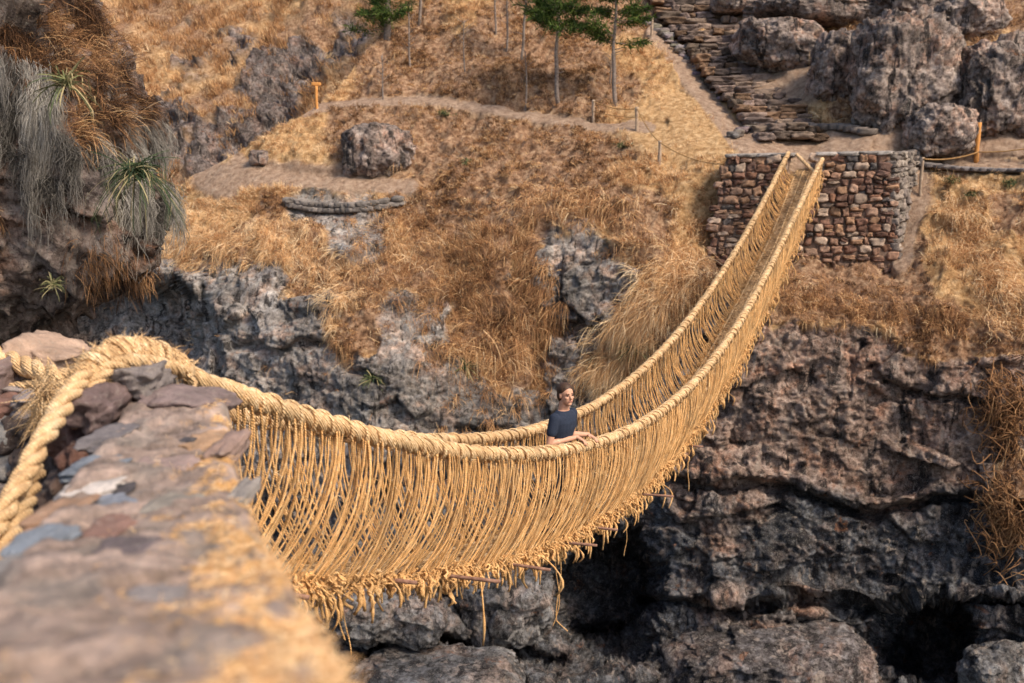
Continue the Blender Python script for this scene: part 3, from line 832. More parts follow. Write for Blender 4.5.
mb.build('front_masonry', M['stone'], ab)
# side wall, greyer
SB0, SB1 = BRt, BK + (BRt - TR)
def bil2(s, t): return (TR * (1 - s) + BK * s) * (1 - t) + (SB0 * (1 - s) + SB1 * s) * t
sn = unit(np.cross(BK - TR, SB0 - TR)); sn = sn * np.sign(sn[0])
mb = MB()
BRo = BR; BR = np.array([[0.23, 0.185, 0.155], [0.19, 0.155, 0.13], [0.26, 0.215, 0.18], [0.15, 0.12, 0.105]])
masonry(mb, bil2, 0.0, 1.0, 0.0, 0.9, Hm, np.linalg.norm(BK - TR), sn, unit(BK - TR), 6)
mb.build('side_masonry', M['stone'], ab)
# notch cheeks + core
def prism(mbx, a, b, c, d, depth, dz0=0.0, n=1):
    """block with front quad a b c d (TL TR BR BL) pushed back by vector depth"""
    F = np.array([a, b, c, d]); Bq = F + depth
    Vv = np.concatenate([F, Bq])
    mbx.add(Vv, [[0, 1, 2, 3], [7, 6, 5, 4], [0, 4, 5, 1], [1, 5, 6, 2], [2, 6, 7, 3], [3, 7, 4, 0]])
mb = MB(); dep = np.array([0.9, 2.6, 0.05]); ins = fn * 0.075
prism(mb, bil(0.01, 0.012) + ins, bil(0.375, 0.012) + ins, bil(0.375, 1) + ins, bil(0.01, 1) + ins, dep)
prism(mb, bil(0.555, 0.012) + ins, bil(1.0, 0.012) + ins, bil(1.0, 1) + ins, bil(0.555, 1) + ins, BK - TR + np.array([0.03, 0, 0]))
prism(mb, bil(0.376, 0.20) + ins, bil(0.554, 0.20) + ins, bil(0.554, 1) + ins, bil(0.376, 1) + ins, dep + np.array([0, 0.002, 0]))
mb.build('core', M['mortar'], ab, smooth=False)
# flat grey capping stones
mb = MB(); r = np.random.default_rng(3)
for s0, s1 in ((0.0, 0.37), (0.56, 0.99)):
    for row in range(5):
        s = s0
        while s < s1 - 0.03:
            ww = r.uniform(0.35, 0.7) / Wm
            c = bil(min(s + ww / 2, s1 - 0.02), -0.004) + dep * (0.05 + row * 0.22) + np.array([0, 0, 0.01])
            g = r.uniform(0.20, 0.34)
            stone(mb, c, (ww * Wm * 0.52, 0.34, 0.065), (fx_, unit(dep), np.array([0, 0, 1.0])), 6, int(r.integers(9999)), 0.12, (g, g * 0.87, g * 0.78, 1), 5)
            s += ww
mb.build('capping', M['stone'], ab)
mb = MB()
for k in range(14):
    c = bil(0.40 + 0.13 * r.uniform(), 0.185) + dep * r.uniform(0.1, 1.0)
    g = r.uniform(0.10, 0.2)
    stone(mb, c, (0.25, 0.3, 0.08), None, 6, k, 0.15, (g, g * 0.8, g * 0.7, 1))
mb.build('threshold', M['stone'], ab)

# ================================================================== STAIRS
st = empty('stone_staircase', surf(795, 140)[0], 'long flight of rough stone steps climbing the hill behind the far abutment', 'staircase')
ns = 25
r = np.random.default_rng(8)
edge_l = np.array([(756, 136), (734, 112), (710, 85), (685, 50), (657, 15), (640, -16)], float)
edge_r = np.array([(826, 136), (805, 112), (781, 85), (753, 50), (729, 15), (710, -16)], float)
for i in range(ns):
    f = i / (ns - 1)
    pyq = 138 - 152 * f
    xl = np.interp(-pyq, -edge_l[:, 1], edge_l[:, 0]); xr = np.interp(-pyq, -edge_r[:, 1], edge_r[:, 0])
    a, _n = surf(xl, pyq); b, _n = surf(xr, pyq)
    dpt = (a[1] + b[1]) / 2
    a = P(xl, pyq, dpt); b = P(xr, pyq, dpt)
    mb = MB(); s = 0.0; L_ = np.linalg.norm(b - a)
    while s < 0.98:
        ww = min(r.uniform(0.3, 0.95) / L_, 1 - s)
        c = a + (b - a) * (s + ww / 2) + np.array([0, 0.10 + r.normal() * 0.07, r.normal() * 0.035 + 0.09])
        col = np.array([0.205, 0.145, 0.105]) * r.uniform(0.55, 1.4) + np.array([0, 0, 0.02]) * r.uniform()
        if r.uniform() < 0.25: col = np.array([0.17, 0.10, 0.06]) * r.uniform(0.7, 1.3)
        stone(mb, c, (ww * L_ * 0.53, 0.42, 0.145 * r.uniform(0.75, 1.1)), None, 9, int(r.integers(9999)), 0.16, tuple(col * r.uniform(0.55, 1.15)) + (1,), 9)
        s += ww
    mb.build('step', M['stone'], st)
# edging
ed = MB()
line, _ = resample([surf(x, y)[0] for x, y in ((646, 12), (662, 34), (682, 56), (704, 80), (724, 98), (744, 112), (758, 123), (746, 132), (736, 140))], n=60)
for k, c in enumerate(line):
    g = r.uniform(0.10, 0.26)
    stone(ed, c + np.array([r.normal() * 0.08, r.normal() * 0.1, 0.10]), (r.uniform(0.10, 0.24), 0.13, r.uniform(0.05, 0.13)), None, 7, k, 0.24, (g, g * r.uniform(0.72, 0.9), g * r.uniform(0.6, 0.9), 1))
tag(ed.build('stone_kerb', M['stone'], origin=line[-1]), 'low line of rough stones edging the left of the staircase', 'kerb')
# small retaining wall under the lower path
rw = MB()
line, _ = resample([surf(x, y)[0] for x, y in ((288, 205), (320, 207), (360, 206), (398, 201))], n=22)
for k, c in enumerate(line):
    for q in range(2):
        g = r.uniform(0.10, 0.24)
        stone(rw, c + np.array([r.normal() * 0.05, -0.15, 0.05 + 0.17 * q]), (r.uniform(0.13, 0.24), 0.18, 0.10), None, 6, k + 50 * q, 0.15, (g, g * 0.85, g * 0.75, 1))
tag(rw.build('retaining_wall', M['stone'], origin=line[0]), 'low dry stone retaining wall under the lower hillside path', 'wall')
# rough slab ledge at the foot of the stairs, and plank-like kerb along the right path
rw = MB()
line, _ = resample([surf(x, y)[0] for x, y in ((788, 123), (812, 128), (840, 128), (866, 134))], n=10)
for k, c in enumerate(line):
    g = r.uniform(0.10, 0.20)
    stone(rw, c + np.array([0, -0.1, 0.06]), (0.30, 0.2, 0.12), None, 6, k, 0.16, (g, g * 0.8, g * 0.68, 1))
tag(rw.build('stone_kerb', M['stone'], origin=line[0]), 'short line of stones edging the landing right of the lowest steps', 'kerb')
rw = MB()
line, _ = resample([surf(x, y)[0] for x, y in ((922, 166), (960, 169), (1000, 172), (1060, 174))], n=16)
for k, c in enumerate(line):
    g = r.uniform(0.13, 0.20)
    stone(rw, c + np.array([0, -0.15, 0.03]), (0.27, 0.16, 0.07), None, 6, k, 0.14, (g, g * 0.85, g * 0.8, 1))
tag(rw.build('stone_kerb', M['stone'], origin=line[0]), 'grey flat stones edging the path right of the abutment', 'kerb')

# ================================================================== ROPE FENCES AND POSTS
def post_at(px, pyb, h, rad, parent, mat, name='post'):
    c, _ = surf(px, pyb)
    mbp = MB()
    z = np.linspace(-0.2, h, 8)
    pts = np.stack([c[0] + 0.01 * np.sin(z * 5 + px), c[1] + 0 * z, c[2] + z], -1)
    rr = rad * (1 + 0.12 * np.sin(z * 9 + px))
    tubes(mbp, pts[None], rr[None], 8, ref=(0, 1, 0))
    return c, mbp.build(name, mat, parent)
def thread(mb, a, b, sag, rad, n=16):
    t = np.linspace(0, 1, n)[:, None]
    p = a * (1 - t) + b * t; p[:, 2] -= sag * 4 * (t * (1 - t))[:, 0]
    tubes(mb, p[None], rad, 5)
fence = empty('rope_fence', surf(593, 120)[0], 'three short grey posts strung with rope on the grass left of the abutment', 'fence')
tops = []
for px, pyb, h in ((593, 121, 0.82), (636, 131, 0.80), (659, 164, 0.80)):
    c, _ = post_at(px, pyb, h, 0.055, fence, M['post']); tops.append(c + np.array([0, -0.06, h - 0.06]))
mb = MB()
for a, b in zip(tops[:-1], tops[1:]): thread(mb, a, b, 0.12, 0.018)
thread(mb, tops[2], bil(0.0, 0.05), 0.16, 0.018)
thread(mb, tops[0] - np.array([0, 0, 0.35]), tops[1] - np.array([0, 0, 0.3]), 0.05, 0.014)
mb.build('rope', M['net'], fence)
f2 = empty('rope_fence', surf(920, 190)[0], 'rope strung from a thin grey post past a bright orange post at the right edge', 'fence')
c1, _ = post_at(920, 196, 1.15, 0.05, f2, M['post'])
c2, o2 = post_at(977, 156, 1.05, 0.075, f2, M['post_orange'])
tag(o2, 'thick bright orange post')
c3, _ = post_at(1060, 160, 1.0, 0.05, f2, M['post'])
mb = MB()
thread(mb, c1 + np.array([0, -0.06, 1.1]), c2 + np.array([0, -0.09, 0.15]), 0.10, 0.022)
thread(mb, c2 + np.array([0, -0.09, 0.15]), c3 + np.array([0, -0.06, 0.55]), 0.10, 0.022)
mb.build('rope', M['net'], f2)
sg = empty('marker_post', surf(317, 108)[0], 'small orange marker post with a short board beside the upper path', 'post')
c4, _ = post_at(317, 108, 0.85, 0.06, sg, M['post_orange'])
mb = MB(); stone(mb, c4 + np.array([0, 0, 0.92]), (0.19, 0.03, 0.07), None, 5, 2, 0.02, (0.5, 0.2, 0.05, 1), 8)
mb.build('board', M['post_orange'], sg)
p5 = empty('wooden_post', surf(652, 34)[0], 'short pale wooden post beside the top of the stone edging', 'post')
post_at(652, 36, 0.75, 0.05, p5, M['post'])

# ================================================================== TREES
def pine(px, pyb, h, crown0, rad, label, seed, trunk_r=0.085, needles=8500, group='pines on the hillside'):
    r = np.random.default_rng(seed)
    c, _ = surf(px, pyb)
    t = empty('pine_tree', c, label, 'tree', group)
    z = np.linspace(-0.2, h, 14)
    lean = r.normal(size=2) * 0.012
    pts = np.stack([c[0] + lean[0] * z + 0.05 * np.sin(z * 1.3 + seed) + 0.02 * np.sin(z * 4.1 + seed), c[1] + lean[1] * z, c[2] + z], -1)
    mbt = MB(); tubes(mbt, pts[None], (trunk_r * (1 - 0.75 * np.clip(z, 0, h) / h))[None], 8, ref=(0, 1, 0))
    nbr = int(22 + 8 * (h - crown0)); nb = []; tips = []
    for k in range(nbr):
        f = r.uniform(0, 1) ** 0.9
        zb = crown0 + (h - crown0) * f
        ln = rad * (1 - 0.72 * f) * r.uniform(0.6, 1.15)
        a = r.uniform(0, 2 * math.pi)
        dv = np.array([math.cos(a), math.sin(a), r.uniform(-0.25, 0.35)])
        q = np.linspace(0, 1, 6)[:, None]
        b0 = np.array([np.interp(zb, z, pts[:, 0]), np.interp(zb, z, pts[:, 1]), c[2] + zb])
        br = b0 + dv * ln * q + np.array([0, 0, 0.18 * ln]) * q * q
        nb.append(br); tips.append((br, ln))
    for k in range(9):                                   # dead stubs lower down
        zb = r.uniform(0.3, 1) * crown0; a = r.uniform(0, 6.28); q = np.linspace(0, 1, 6)[:, None]
        b0 = np.array([c[0], c[1], c[2] + zb])
        nb.append(b0 + np.array([math.cos(a), math.sin(a), 0.25]) * r.uniform(0.1, 0.4) * q)
    tubes(mbt, np.array(nb), np.linspace(0.02, 0.006, 6)[None], 4)
    mbt.build('trunk', M['bark'], t)
    mbc = MB()
    per = needles // nbr
    Bs, Ds = [], []
    for br, ln in tips:
        q = r.uniform(0.15, 1, per) ** 0.7
        b0 = np.stack([np.interp(q, np.linspace(0, 1, 6), br[:, i]) for i in range(3)], -1)
        # sprays of needles along side twigs
        tw = r.normal(size=(per, 3)) * 0.22 * max(ln, 0.5) * (0.35 + 0.5 * (1 - q))[:, None] * np.array([1, 1, 0.6])
        Bs.append(b0 + tw)
        Ds.append(unit(unit(br[-1] - br[0]) * 0.7 + r.normal(size=(per, 3)) * 0.6 + np.array([0, 0, 0.25])))
    Bs = np.concatenate(Bs); Ds = np.concatenate(Ds); k = len(Bs)
    tn_ = np.zeros((k, 4)); tn_[:, 0] = np.clip(r.normal(0.5, 0.2, k) + 0.35 * fbm(Bs * 2.2, 2, seed), 0, 1)
    blades(mbc, Bs, Ds, r.uniform(0.14, 0.30, k), r.uniform(0, 0.3, k), r.uniform(0.026, 0.050, k), tn_)
    mbc.build('crown', M['needle'], t)
pine(614, 104, 6.0, 2.1, 1.45, 'pine with bright green crown nearest the stairs, its trunk slim and pale', 21)
pine(558, 104, 6.2, 2.35, 1.4, 'pine with dark green crown left of the brightest pine', 22)
pine(389, 40, 5.2, 0.35, 1.5, 'bushy green pine at the top left of the spur beside a thick trunk', 23, 0.16, 9500)
pine(523, 62, 5.0, 2.0, 0.7, 'slim pine with sparse crown cut by the top edge, behind the two tall pines', 24, 0.06, 1500)
def sapling(px, pyb, h, rad, label, seed):
    r = np.random.default_rng(seed)
    c, _ = surf(px, pyb)
    t = empty('bare_sapling', c, label, 'tree', 'bare thin trees on the hillside')
    z = np.linspace(-0.2, h, 10); ln = r.normal() * 0.03
    pts = np.stack([c[0] + ln * z + 0.03 * np.sin(z * 2 + seed), c[1] + 0 * z, c[2] + z], -1)
    m = MB(); tubes(m, pts[None], np.linspace(rad, rad * 0.4, 10)[None], 6, ref=(0, 1, 0))
    m.build('trunk', M['bark'], t)
    nb = []
    for k in range(12):
        zb = r.uniform(0.35, 1) * h; a = r.uniform(0, 6.28); q = np.linspace(0, 1, 5)[:, None]
        nb.append(np.array([c[0] + ln * zb, c[1], c[2] + zb]) + np.array([math.cos(a), math.sin(a), 0.7]) * r.uniform(0.15, 0.5) * q)
    m = MB(); tubes(m, np.array(nb), np.linspace(0.014, 0.004, 5)[None], 4)
    m.build('branches', M['bark'], t)
sapling(525, 106, 2.1, 0.045, 'bare short sapling just left of the dark green pine', 31)
sapling(506, 52, 3.0, 0.05, 'bare thin tree left of the slim sparse pine', 32)
sapling(495, 34, 2.6, 0.05, 'bare thin tree farthest up, second left of the slim sparse pine', 33)
sapling(464, 72, 2.0, 0.035, 'bare sapling standing alone in the middle of the upper slope', 34)
sapling(409, 66, 2.3, 0.05, 'bare sapling on the spur right of the bushy pine', 35)
sapling(384, 100, 1.7, 0.035, 'bare sapling just above the upper path below the bushy pine', 36)
sapling(420, 24, 2.6, 0.08, 'thick bare trunk at the top edge right of the bushy pine', 37)
sapling(609, 80, 1.2, 0.03, 'tiny bare sapling left beside the brightest pine trunk', 38)

# ================================================================== CLIFF PLANTS
def rosette(px, py, d, ln, label, seed, n=60, hang=0.5, group=None, pos=None, w=0.028, lo=0.25, hi=0.75):
    r = np.random.default_rng(seed)
    c = P(px, py, d) if pos is None else pos
    a = r.uniform(0, 2 * math.pi, n); e = r.uniform(-0.35, 1.2, n)
    Dv = np.stack([np.cos(a) * np.cos(e), np.sin(a) * np.cos(e) * 0.8 - 0.25, np.sin(e)], -1)
    tn_ = np.zeros((n, 4)); tn_[:, 0] = r.uniform(lo, hi, n)
    dead = r.uniform(size=n) < 0.2; tn_[dead, 0] = 0.95
    m = MB(); blades(m, np.repeat(c[None], n, 0) + r.normal(size=(n, 3)) * ln * 0.06, unit(Dv), r.uniform(0.7, 1.1, n) * ln, r.uniform(0.2, 1.0, n) * hang, np.full(n, w), tn_, segs=5)
    return tag(m.build('spiky_plant', M['leaf'], origin=c), label, 'plant', group)
for px, py, ln, label, sd in ((466, 368, 0.55, 'spiky green rosette on the cliff under the hanging brush at the centre', 1), (637, 352, 0.75, 'large spiky plant under the long hanging grass near the bridge rail', 2),
                              (597, 358, 0.55, 'spiky plant just left of the one under the long hanging grass', 3), (374, 385, 0.5, 'small spiky plant on the brush at the left of the grey lichened slope', 4)):
    c, n_ = surf(px, py)
    rosette(px, py, 0, ln, label, sd, 70, 0.7, 'spiky plants on the far cliff', c + n_ * 0.1)
for px, py, label, sd in ((444, 115, 'low green shrub just below the upper path', 11), (466, 163, 'low green shrub on the slope right of the dark pitted boulder', 12), (623, 144, 'low green shrub beside the fence posts', 13),
                          (952, 188, 'low green shrub on the grass left of its neighbours right of the abutment', 14), (1010, 184, 'greenest low shrub at the right edge under the path', 15), (973, 199, 'lowest of the small green shrubs right of the abutment', 16)):
    c, n_ = surf(px, py); r = np.random.default_rng(sd); k = 170
    b0 = c + np.array([0, 0, 0.06]) + r.normal(size=(k, 3)) * np.array([0.12, 0.10, 0.06])
    t0 = np.zeros((k, 4)); t0[:, 0] = r.uniform(0.3, 0.9, k)
    m = MB(); blades(m, b0, unit(r.normal(size=(k, 3)) + np.array([0, 0, 1.0])), r.uniform(0.06, 0.16, k), r.uniform(0, 0.5, k), np.full(k, 0.03), t0)
    tag(m.build('green_shrub', M['leaf'], origin=c), label, 'shrub', 'small green shrubs on the hillside')
# dry vines matted on the right cliff
for px, py, rx, ry, lab, sd, k in ((1003, 405, 24, 36, 'upper mat of rusty dry vines hanging on the cliff at the right edge', 1, 260), (1004, 512, 24, 34, 'lower mat of rusty tangled vines on the cliff at the right edge', 2, 240)):
    r = np.random.default_rng(sd); m = MB(); lines = []
    for q in range(k):
        x = px + r.normal() * rx * 0.6; y = py + r.normal() * ry * 0.6
        c, n_ = surf(min(x, 1060), y)
        a = r.uniform(0, 6.28)
        u = np.array([math.cos(a), 0.0, math.sin(a)]) * r.uniform(0.25, 0.7)
        t_ = np.linspace(0, 1, 9)[:, None]
        lines.append(c + n_ * 0.18 + u * (t_ - 0.5) + np.array([0, -0.25, 0.0]) * np.sin(t_ * 3.1) + r.normal(size=3) * 0.12 * np.sin(t_ * 6.2) - np.array([0, 0, 0.5]) * t_ * t_)
    tn_ = tone(k, 0.25, 0.6)
    tubes(m, np.array(lines), 0.011, 4, tn_)
    c0, _ = surf(px, py)
    tag(m.build('dry_vines', M['grass'], origin=c0), lab, 'vines', 'mats of dry vines on the right cliff')
# fallen dead stems on the brush slope
for (x0, y0), (x1, y1), lab, sd in (((484, 335), (501, 367), 'pale dead stem lying down the brush slope above the cliff', 1),):
    a, na = surf(x0, y0); b, nb_ = surf(x1, y1); m = MB()
    t_ = np.linspace(0, 1, 10)[:, None]
    tubes(m, (a + na * 0.25) * (1 - t_) + (b + nb_ * 0.2) * t_ + np.array([0.1, 0, 0.1]) * np.sin(t_ * 3.1), 0.024, 6, tone(1, 0.8, 0.9))
    tag(m.build('dead_stem', M['grass'], origin=a), lab, 'stem')

# ================================================================== ROPE BRIDGE
def planA(d): return -1.81 + 0.45 * (d - 5.2)
def planB(d): return -2.70 + 0.454 * (d - 6.0)
def solve(px, py, x0, d0, k):
    # intersect the direction with the vertical plane x = x0 + k (y - d0)
    dirv = P(px, py, 1.0)
    y = (x0 - k * d0) / (dirv[0] - k)
    return dirv * y
railA = [(165, 362), (230, 393), (300, 423), (350, 433), (400, 440), (450, 447), (500, 453), (558, 453), (600, 444), (650, 420), (700, 375), (750, 305), (785, 237), (806, 193), (822, 160)]
railB = [(65, 378), (140, 396), (230, 413), (300, 427), (360, 434), (420, 438), (480, 437), (540, 430), (580, 415), (620, 388), (660, 353), (700, 305), (740, 245), (770, 190), (788, 154)]
A3 = np.array([solve(x, y, -1.81, 5.2, 0.45) for x, y in railA])
B3 = np.array([solve(x, y, -2.70, 6.0, 0.454) for x, y in railB])
def zsm(P3):
    # low-order fit keeps the hanging curve smooth
    t = (P3[:, 1] - 17) / 13
    co = np.polyfit(t, P3[:, 2], 6)
    return lambda y: np.polyval(co, (np.asarray(y, float) - 17) / 13)
zA, zB = zsm(A3), zsm(B3)
def RA(y): y = np.asarray(y, float); return np.stack([planA(y), y, zA(y)], -1)
def RB_(y): y = np.asarray(y, float); return np.stack([planB(y), y, zB(y)], -1)
yA0, yA1 = A3[0, 1], A3[-1, 1]; yB0, yB1 = B3[0, 1], B3[-1, 1]
OUT = np.array([0.91, -0.41, 0]); ALONG = np.array([0.41, 0.91, 0])
def FLOOR(y, off):
    """deck point at distance y; off metres from the centre towards the near side"""
    y = np.asarray(y, float)
    x = (planA(y) + planB(y - 0.0)) / 2
    drop = 1.10 - 0.42 * sstep(25.5, 30.3, y) 
    z = 0.5 * (zA(np.clip(y + 0.2, 5.2, 30)) + zB(np.clip(y + 0.2, 6, 30.4))) - drop
    return np.stack([x, y, z], -1) + OUT * np.asarray(off)[..., None]
bridge = empty('rope_bridge', FLOOR(14.0, 0.0), 'woven straw rope suspension bridge sagging across the gorge', 'bridge')
yy = np.linspace(yA0 + 0.25, yA1, 60)
nearA = [P(-76, 640, 3.1), P(-26, 560, 3.35), P(8, 505, 3.65), P(40, 445, 4.02), P(70, 394, 4.42), P(96, 364, 4.75), P(128, 350, 4.95), P(158, 357, 5.1), P(185, 371, 5.3)]
farA = [RA(yA1) + np.array([0.12, 0.5, -0.02]), RA(yA1) + np.array([0.2, 1.2, -0.25])]
mb = MB(); rope(mb, np.concatenate([nearA[:-1], RA(np.linspace(5.35, yA1, 60)), farA]), lambda C: 0.044 + 0.016 * sstep(4.9, 5.7, C[:, 1]), 0.36, 3, 8, 1, 0.035, (0.55, 0, 0, 1), 0.08)
hA = mb.build('handrail', M['rope'], bridge)
nearB = [P(-80, 328, 6.4), P(-30, 346, 6.3), P(10, 361, 6.2), P(40, 371, 6.08)]
farB = [RB_(yB1) + np.array([0.1, 0.4, -0.02]), RB_(yB1) + np.array([0.18, 1.2, -0.25])]
mb = MB(); rope(mb, np.concatenate([nearB, RB_(np.linspace(6.0, yB1, 60)), farB]), 0.060, 0.36, 3, 8, 2, 0.035, (0.5, 0, 0, 1), 0.08)
hB = mb.build('handrail', M['rope'], bridge)

# side nets: cords looped over the rail and drawn in under the deck edge
def side_net(RF, y0, y1, sgn, zone, step, seed, rail):
    r = np.random.default_rng(seed)
    ys = np.arange(y0, y1, step); ys = ys + r.normal(size=len(ys)) * step * 0.35
    ys = np.repeat(ys, 2); k = len(ys)
    n = 40; t = np.linspace(0, 1, n)[None, :]
    top = RF(ys) + r.normal(size=(k, 3)) * 0.010 + np.array([0, 0, -0.03])
    side_ = np.where(np.arange(k) % 2 == 0, 1, -1)[:, None]
    top = top + OUT * sgn * 0.035 * side_
    yb = ys + (r.normal(size=k) * 0.07 + np.where(np.arange(k) % 2 == 0, 0.035, -0.035)) - 0.06
    bot = FLOOR(np.clip(yb, 5.0, 30.6), sgn * (0.34 + r.normal(size=k) * 0.03)) + np.array([0, 0, 0.02]) + r.normal(size=(k, 1)) * np.array([0, 0, 0.03])
    T3 = t[..., None]
    bulge = 0.055 * np.sin(T3 * math.pi) * (1 + 0.3 * r.normal(size=(k, 1, 1)))
    Pn = top[:, None] + (bot - top)[:, None] * np.concatenate([T3 ** 1.5, T3 ** 1.5, T3], -1)
    # slack: cords fall straight first and curve in at the bottom
    Pn = Pn + OUT * sgn * bulge + np.array([0, 0, -0.02]) * np.sin(T3 * math.pi)
    Pn = Pn + r.normal(size=(k, 1, 3)) * 0.008 * np.sin(T3 * 6.2) + r.normal(size=(k, 1, 3)) * 0.003 * np.sin(T3 * 15 + r.uniform(0, 6, (k, 1, 1)))
    rad = r.uniform(0.0058, 0.0100, k)[:, None] * (1 + 0.22 * np.sin(t * 130 + r.uniform(0, 6, (k, 1))))
    tn_ = tone(k, 0.30, 0.95)
    m = MB(); tubes(m, Pn, rad, 5, tn_)
    # a second thinner, crossing cord
    sel = r.uniform(size=k) < 0.22
    Pc = Pn[sel].copy(); m2 = int(sel.sum())
    sh = r.normal(size=(m2, 1, 1)) * 0.20
    Pc = Pc + ALONG * sh * T3 + OUT * sgn * 0.02
    tubes(m, Pc, r.uniform(0.004, 0.008, m2)[:, None] * np.ones((1, n)), 4, tone(m2, 0.25, 1.0))
    net = m.build('side_net', M['net'], bridge)
    # one lashing cord wound along the whole rail
    yl = np.linspace(y0, y1, 3600); c = RF(yl)
    tang = unit(np.gradient(c, axis=0)); n1 = unit(np.cross(tang, [0, 0, 1])); n2 = np.cross(tang, n1)
    sl = np.concatenate([[0], np.cumsum(np.linalg.norm(np.diff(c, axis=0), axis=1))])
    pha = 2 * math.pi * (sl / 0.20 + 0.35 * vnoise(np.stack([sl * 2.3, sl * 0, sl * 0 + seed], -1), seed))
    rl = 0.070 + 0.008 * vnoise(np.stack([sl * 5, sl * 0, sl * 0], -1), seed + 1)
    m = MB(); tubes(m, (c + (n1 * np.cos(pha)[:, None] + n2 * np.sin(pha)[:, None]) * rl[:, None])[None], (0.014 * (1 + 0.35 * vnoise(np.stack([sl * 7, sl * 0, sl * 0], -1), seed + 2)))[None], 5, tone(1, 0.6, 0.7), ref=(0.41, 0.91, 0.0))
    m.build('lashing', M['rope'], rail)
    # loose straw fibres sticking out of the cords
    kf = 3600
    i = r.integers(0, k, kf); j = r.integers(0, n, kf)
    bb = Pn[i, j]
    m = MB(); blades(m, bb, unit(r.normal(size=(kf, 3)) + np.array([0, 0, -0.4])), r.uniform(0.03, 0.10, kf), r.uniform(0, 0.6, kf), np.full(kf, 0.0045), tone(kf, 0.5, 1.0))
    ys2 = r.uniform(y0 - 0.0, y1, 2600); b2_ = RF(ys2) + r.normal(size=(2600, 3)) * 0.042
    blades(m, b2_, unit(r.normal(size=(2600, 3))), r.uniform(0.05, 0.11, 2600), r.uniform(0, 0.6, 2600), np.full(2600, 0.0035), tone(2600, 0.5, 1.0))
    m.build('straw_fibres', M['grass'], net)
    return net
netA = side_net(RA, 5.65, yA1 - 0.35, 1, 0, 0.074, 41, hA)
netB = side_net(RB_, 6.6, yB1 - 0.35, -1, 0, 0.095, 42, hB)

# deck: four long cables, cross sticks and matted straw
mb = MB(); ny = 320; nx = 13
yv = np.linspace(5.2, 30.7, ny); ov = np.linspace(-0.33, 0.33, nx)
G = np.stack([FLOOR(yv, np.full(ny, o)) for o in ov], 1)
G[..., 2] += 0.03 * fbm(G * 5, 3, 5) - 0.02
mb.add(G.reshape(-1, 3), grid_faces(ny, nx), None, (0.25, 0, 0, 1))
kf = 9000; r = np.random.default_rng(4)
yq = r.uniform(5.4, 30.4, kf); bb = FLOOR(yq, r.uniform(-0.33, 0.33, kf)) + np.array([0, 0, 0.02])
blades(mb, bb, unit(r.normal(size=(kf, 3)) * np.array([1, 1, 0.25])), r.uniform(0.08, 0.22, kf), r.uniform(0, 0.2, kf), np.full(kf, 0.012), tone(kf, 0.0, 0.5))
mb.build('deck_mat', M['deck'], bridge)
for o in (-0.30, -0.1, 0.1, 0.30):
    mb = MB(); rope(mb, FLOOR(np.linspace(5.2, 30.9, 60), np.full(60, o)) + np.array([0, 0, 0.008]), 0.022, 0.2, 3, 6, 5, 0.05, (0.45, 0, 0, 1), 0.1)
    mb.build('deck_cable', M['rope'], bridge)
# sticks poking out from under the near side
sticks = [(286, 552, 0.10), (450, 570, 0.26), (517, 563, 0.22), (568, 552, 0.18), (601, 530, 0.12), (644, 513, 0.24), (690, 470, 0.12), (395, 574, 0.06)]
for i, (px, py, out) in enumerate(sticks):
    # find deck distance whose near edge projects to px
    ysr = np.linspace(5.6, 22, 500); q = FLOOR(ysr, np.full(500, 0.45))
    pp = q[:, 0] / (q[:, 1] * math.cos(PITCH) - q[:, 2] * math.sin(PITCH)) * FPX + CX
    y = np.interp(px, pp, ysr)
    a = FLOOR(y - 0.05, np.float64(-0.5)); b = FLOOR(y, np.float64(0.50 + out * 1.5))
    a[2] -= 0.03; b[2] -= 0.015
    sk_, _ = resample([a, (a + b) / 2 + np.array([0, 0, -0.01]), b], n=9)
    sk_ = sk_ + OUT * 0 + ALONG * np.linspace(0, 0.10, 9)[:, None] * (1 if i % 2 else -0.3)
    mb = MB(); tubes(mb, sk_[None], (0.017 * (1 + 0.1 * np.sin(np.arange(9) * 2.0)))[None], 7)
    mb.build('crossbar', M['stick'], bridge)
